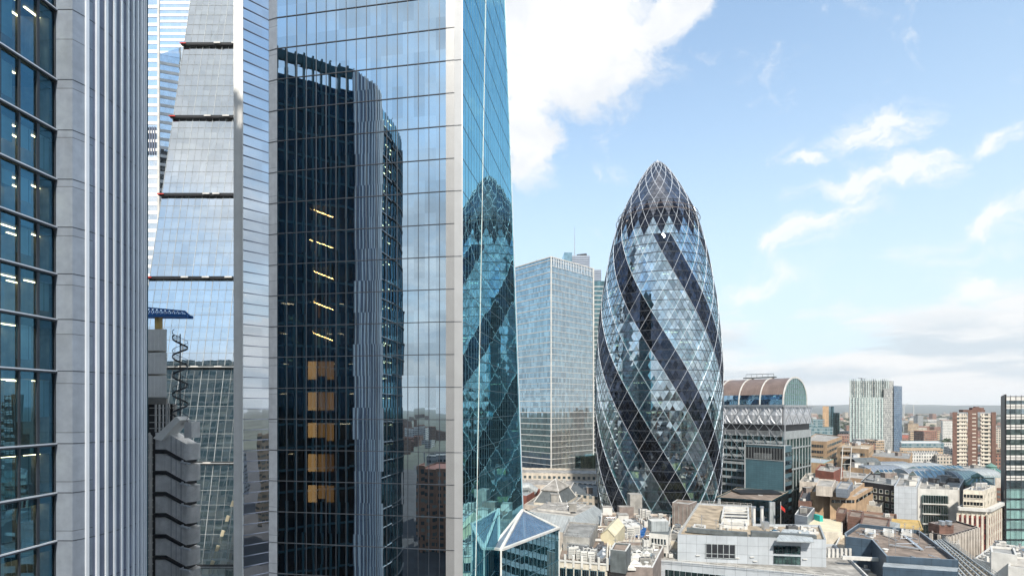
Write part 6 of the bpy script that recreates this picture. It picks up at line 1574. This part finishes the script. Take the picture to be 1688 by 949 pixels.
# drop what nothing of shows, then name the rest by where it stands
bpy.context.view_layer.update(); dg = bpy.context.evaluated_depsgraph_get(); EYE = Vector((0, 0, H))
ORD = 'leftmost second third fourth fifth sixth seventh eighth ninth tenth eleventh twelfth thirteenth fourteenth fifteenth sixteenth seventeenth eighteenth nineteenth twentieth'.split()
def seen(t_, z, x, Y, w_):
    for a in (-.42, -.2, 0, .2, .42):
        for f_ in (.98, .8, .5):
            p = Vector((x + a * w_, Y - 2, z * f_)); d = (p - EYE); ok, loc, nn, idx, ob, mt = S.ray_cast(dg, EYE, d.normalized(), distance=d.length + 80)
            if ok and ob is not None and ob.parent == t_: return True
    return False
DEAD = []
def relabel(lst, gname):
    keep = []
    for it in lst:
        if seen(it[0], it[2], it[3], it[4], it[5]): keep.append(it)
        else:
            DEAD.extend(list(it[0].children) + [it[0]])
    grp = {}
    for it in keep:
        px_ = CX + F * it[3] / it[4]; py_ = HZ + (H - it[2]) / it[4] * F
        reg = 'left of the slit-windowed tower' if px_ < 1430 else ('between slit-windowed and brown towers' if px_ < 1608 else 'right of the brown high-rise')
        tr = 'just under the skyline' if py_ < 684 else ('below the skyline' if py_ < 694 else ('in the middle sprawl' if py_ < 708 else 'in the nearer sprawl'))
        nm = it[1] if it[2] <= 22 or 'tree' in it[1] else 'taller ' + it[1]
        grp.setdefault((nm, reg, tr), []).append((px_, it[0]))
    for (nm, reg, tr), l in grp.items():
        l.sort(key=lambda a: a[0])
        for i, (_, t_) in enumerate(l):
            w0 = ('far ' + nm) if len(l) == 1 else (f'leftmost far {nm}' if i == 0 else f'{ORD[min(i, 19)]} far {nm} from left')
            t_['label'] = f'{w0} {tr}, {reg}'.replace('taller red-roofed brick', 'tall red-roofed').replace('red-roofed brick', 'red-roofed'); t_['group'] = gname
relabel(FAR, 'buildings in the far sprawl'); relabel(FTREE, 'trees in the far sprawl')
# mid-distance blocks: keep those in view, tell them apart by height rank across the view
by = {}
for t_, nm, z, x, Y, w_ in MIDB:
    if not seen(t_, z + .5, x, Y, w_):
        DEAD.extend(list(t_.children) + [t_])
    else: by.setdefault(nm, []).append((CX + F * x / Y, t_))
for nm, l in by.items():
    l.sort(key=lambda a: a[0])
    for i, (_, t_) in enumerate(l): t_['label'] = (f'leftmost' if i == 0 else f'{ORD[min(i, 19)]} from left') + f' of the {nm} low blocks packed in the mid-distance streets'; t_['group'] = 'low blocks in the mid-distance streets'
bpy.data.batch_remove(DEAD)

# ================================================================== air
m, t, out = newmat('air'); pv = t.node('ShaderNodeVolumePrincipled'); pv.inputs['Color'].default_value = (.97, .985, 1, 1); pv.inputs['Density'].default_value = .00006; pv.inputs['Anisotropy'].default_value = 0
t.l.new(pv.outputs[0], out.inputs['Volume']); MATS['air'] = m
b = MB(); b.box(-9300, 9300, -9300, 12900, -1.2, 432); tag(b.build('haze', 'air'), kind='stuff')
for o in S.objects:
    if '_w' in o: del o['_w']
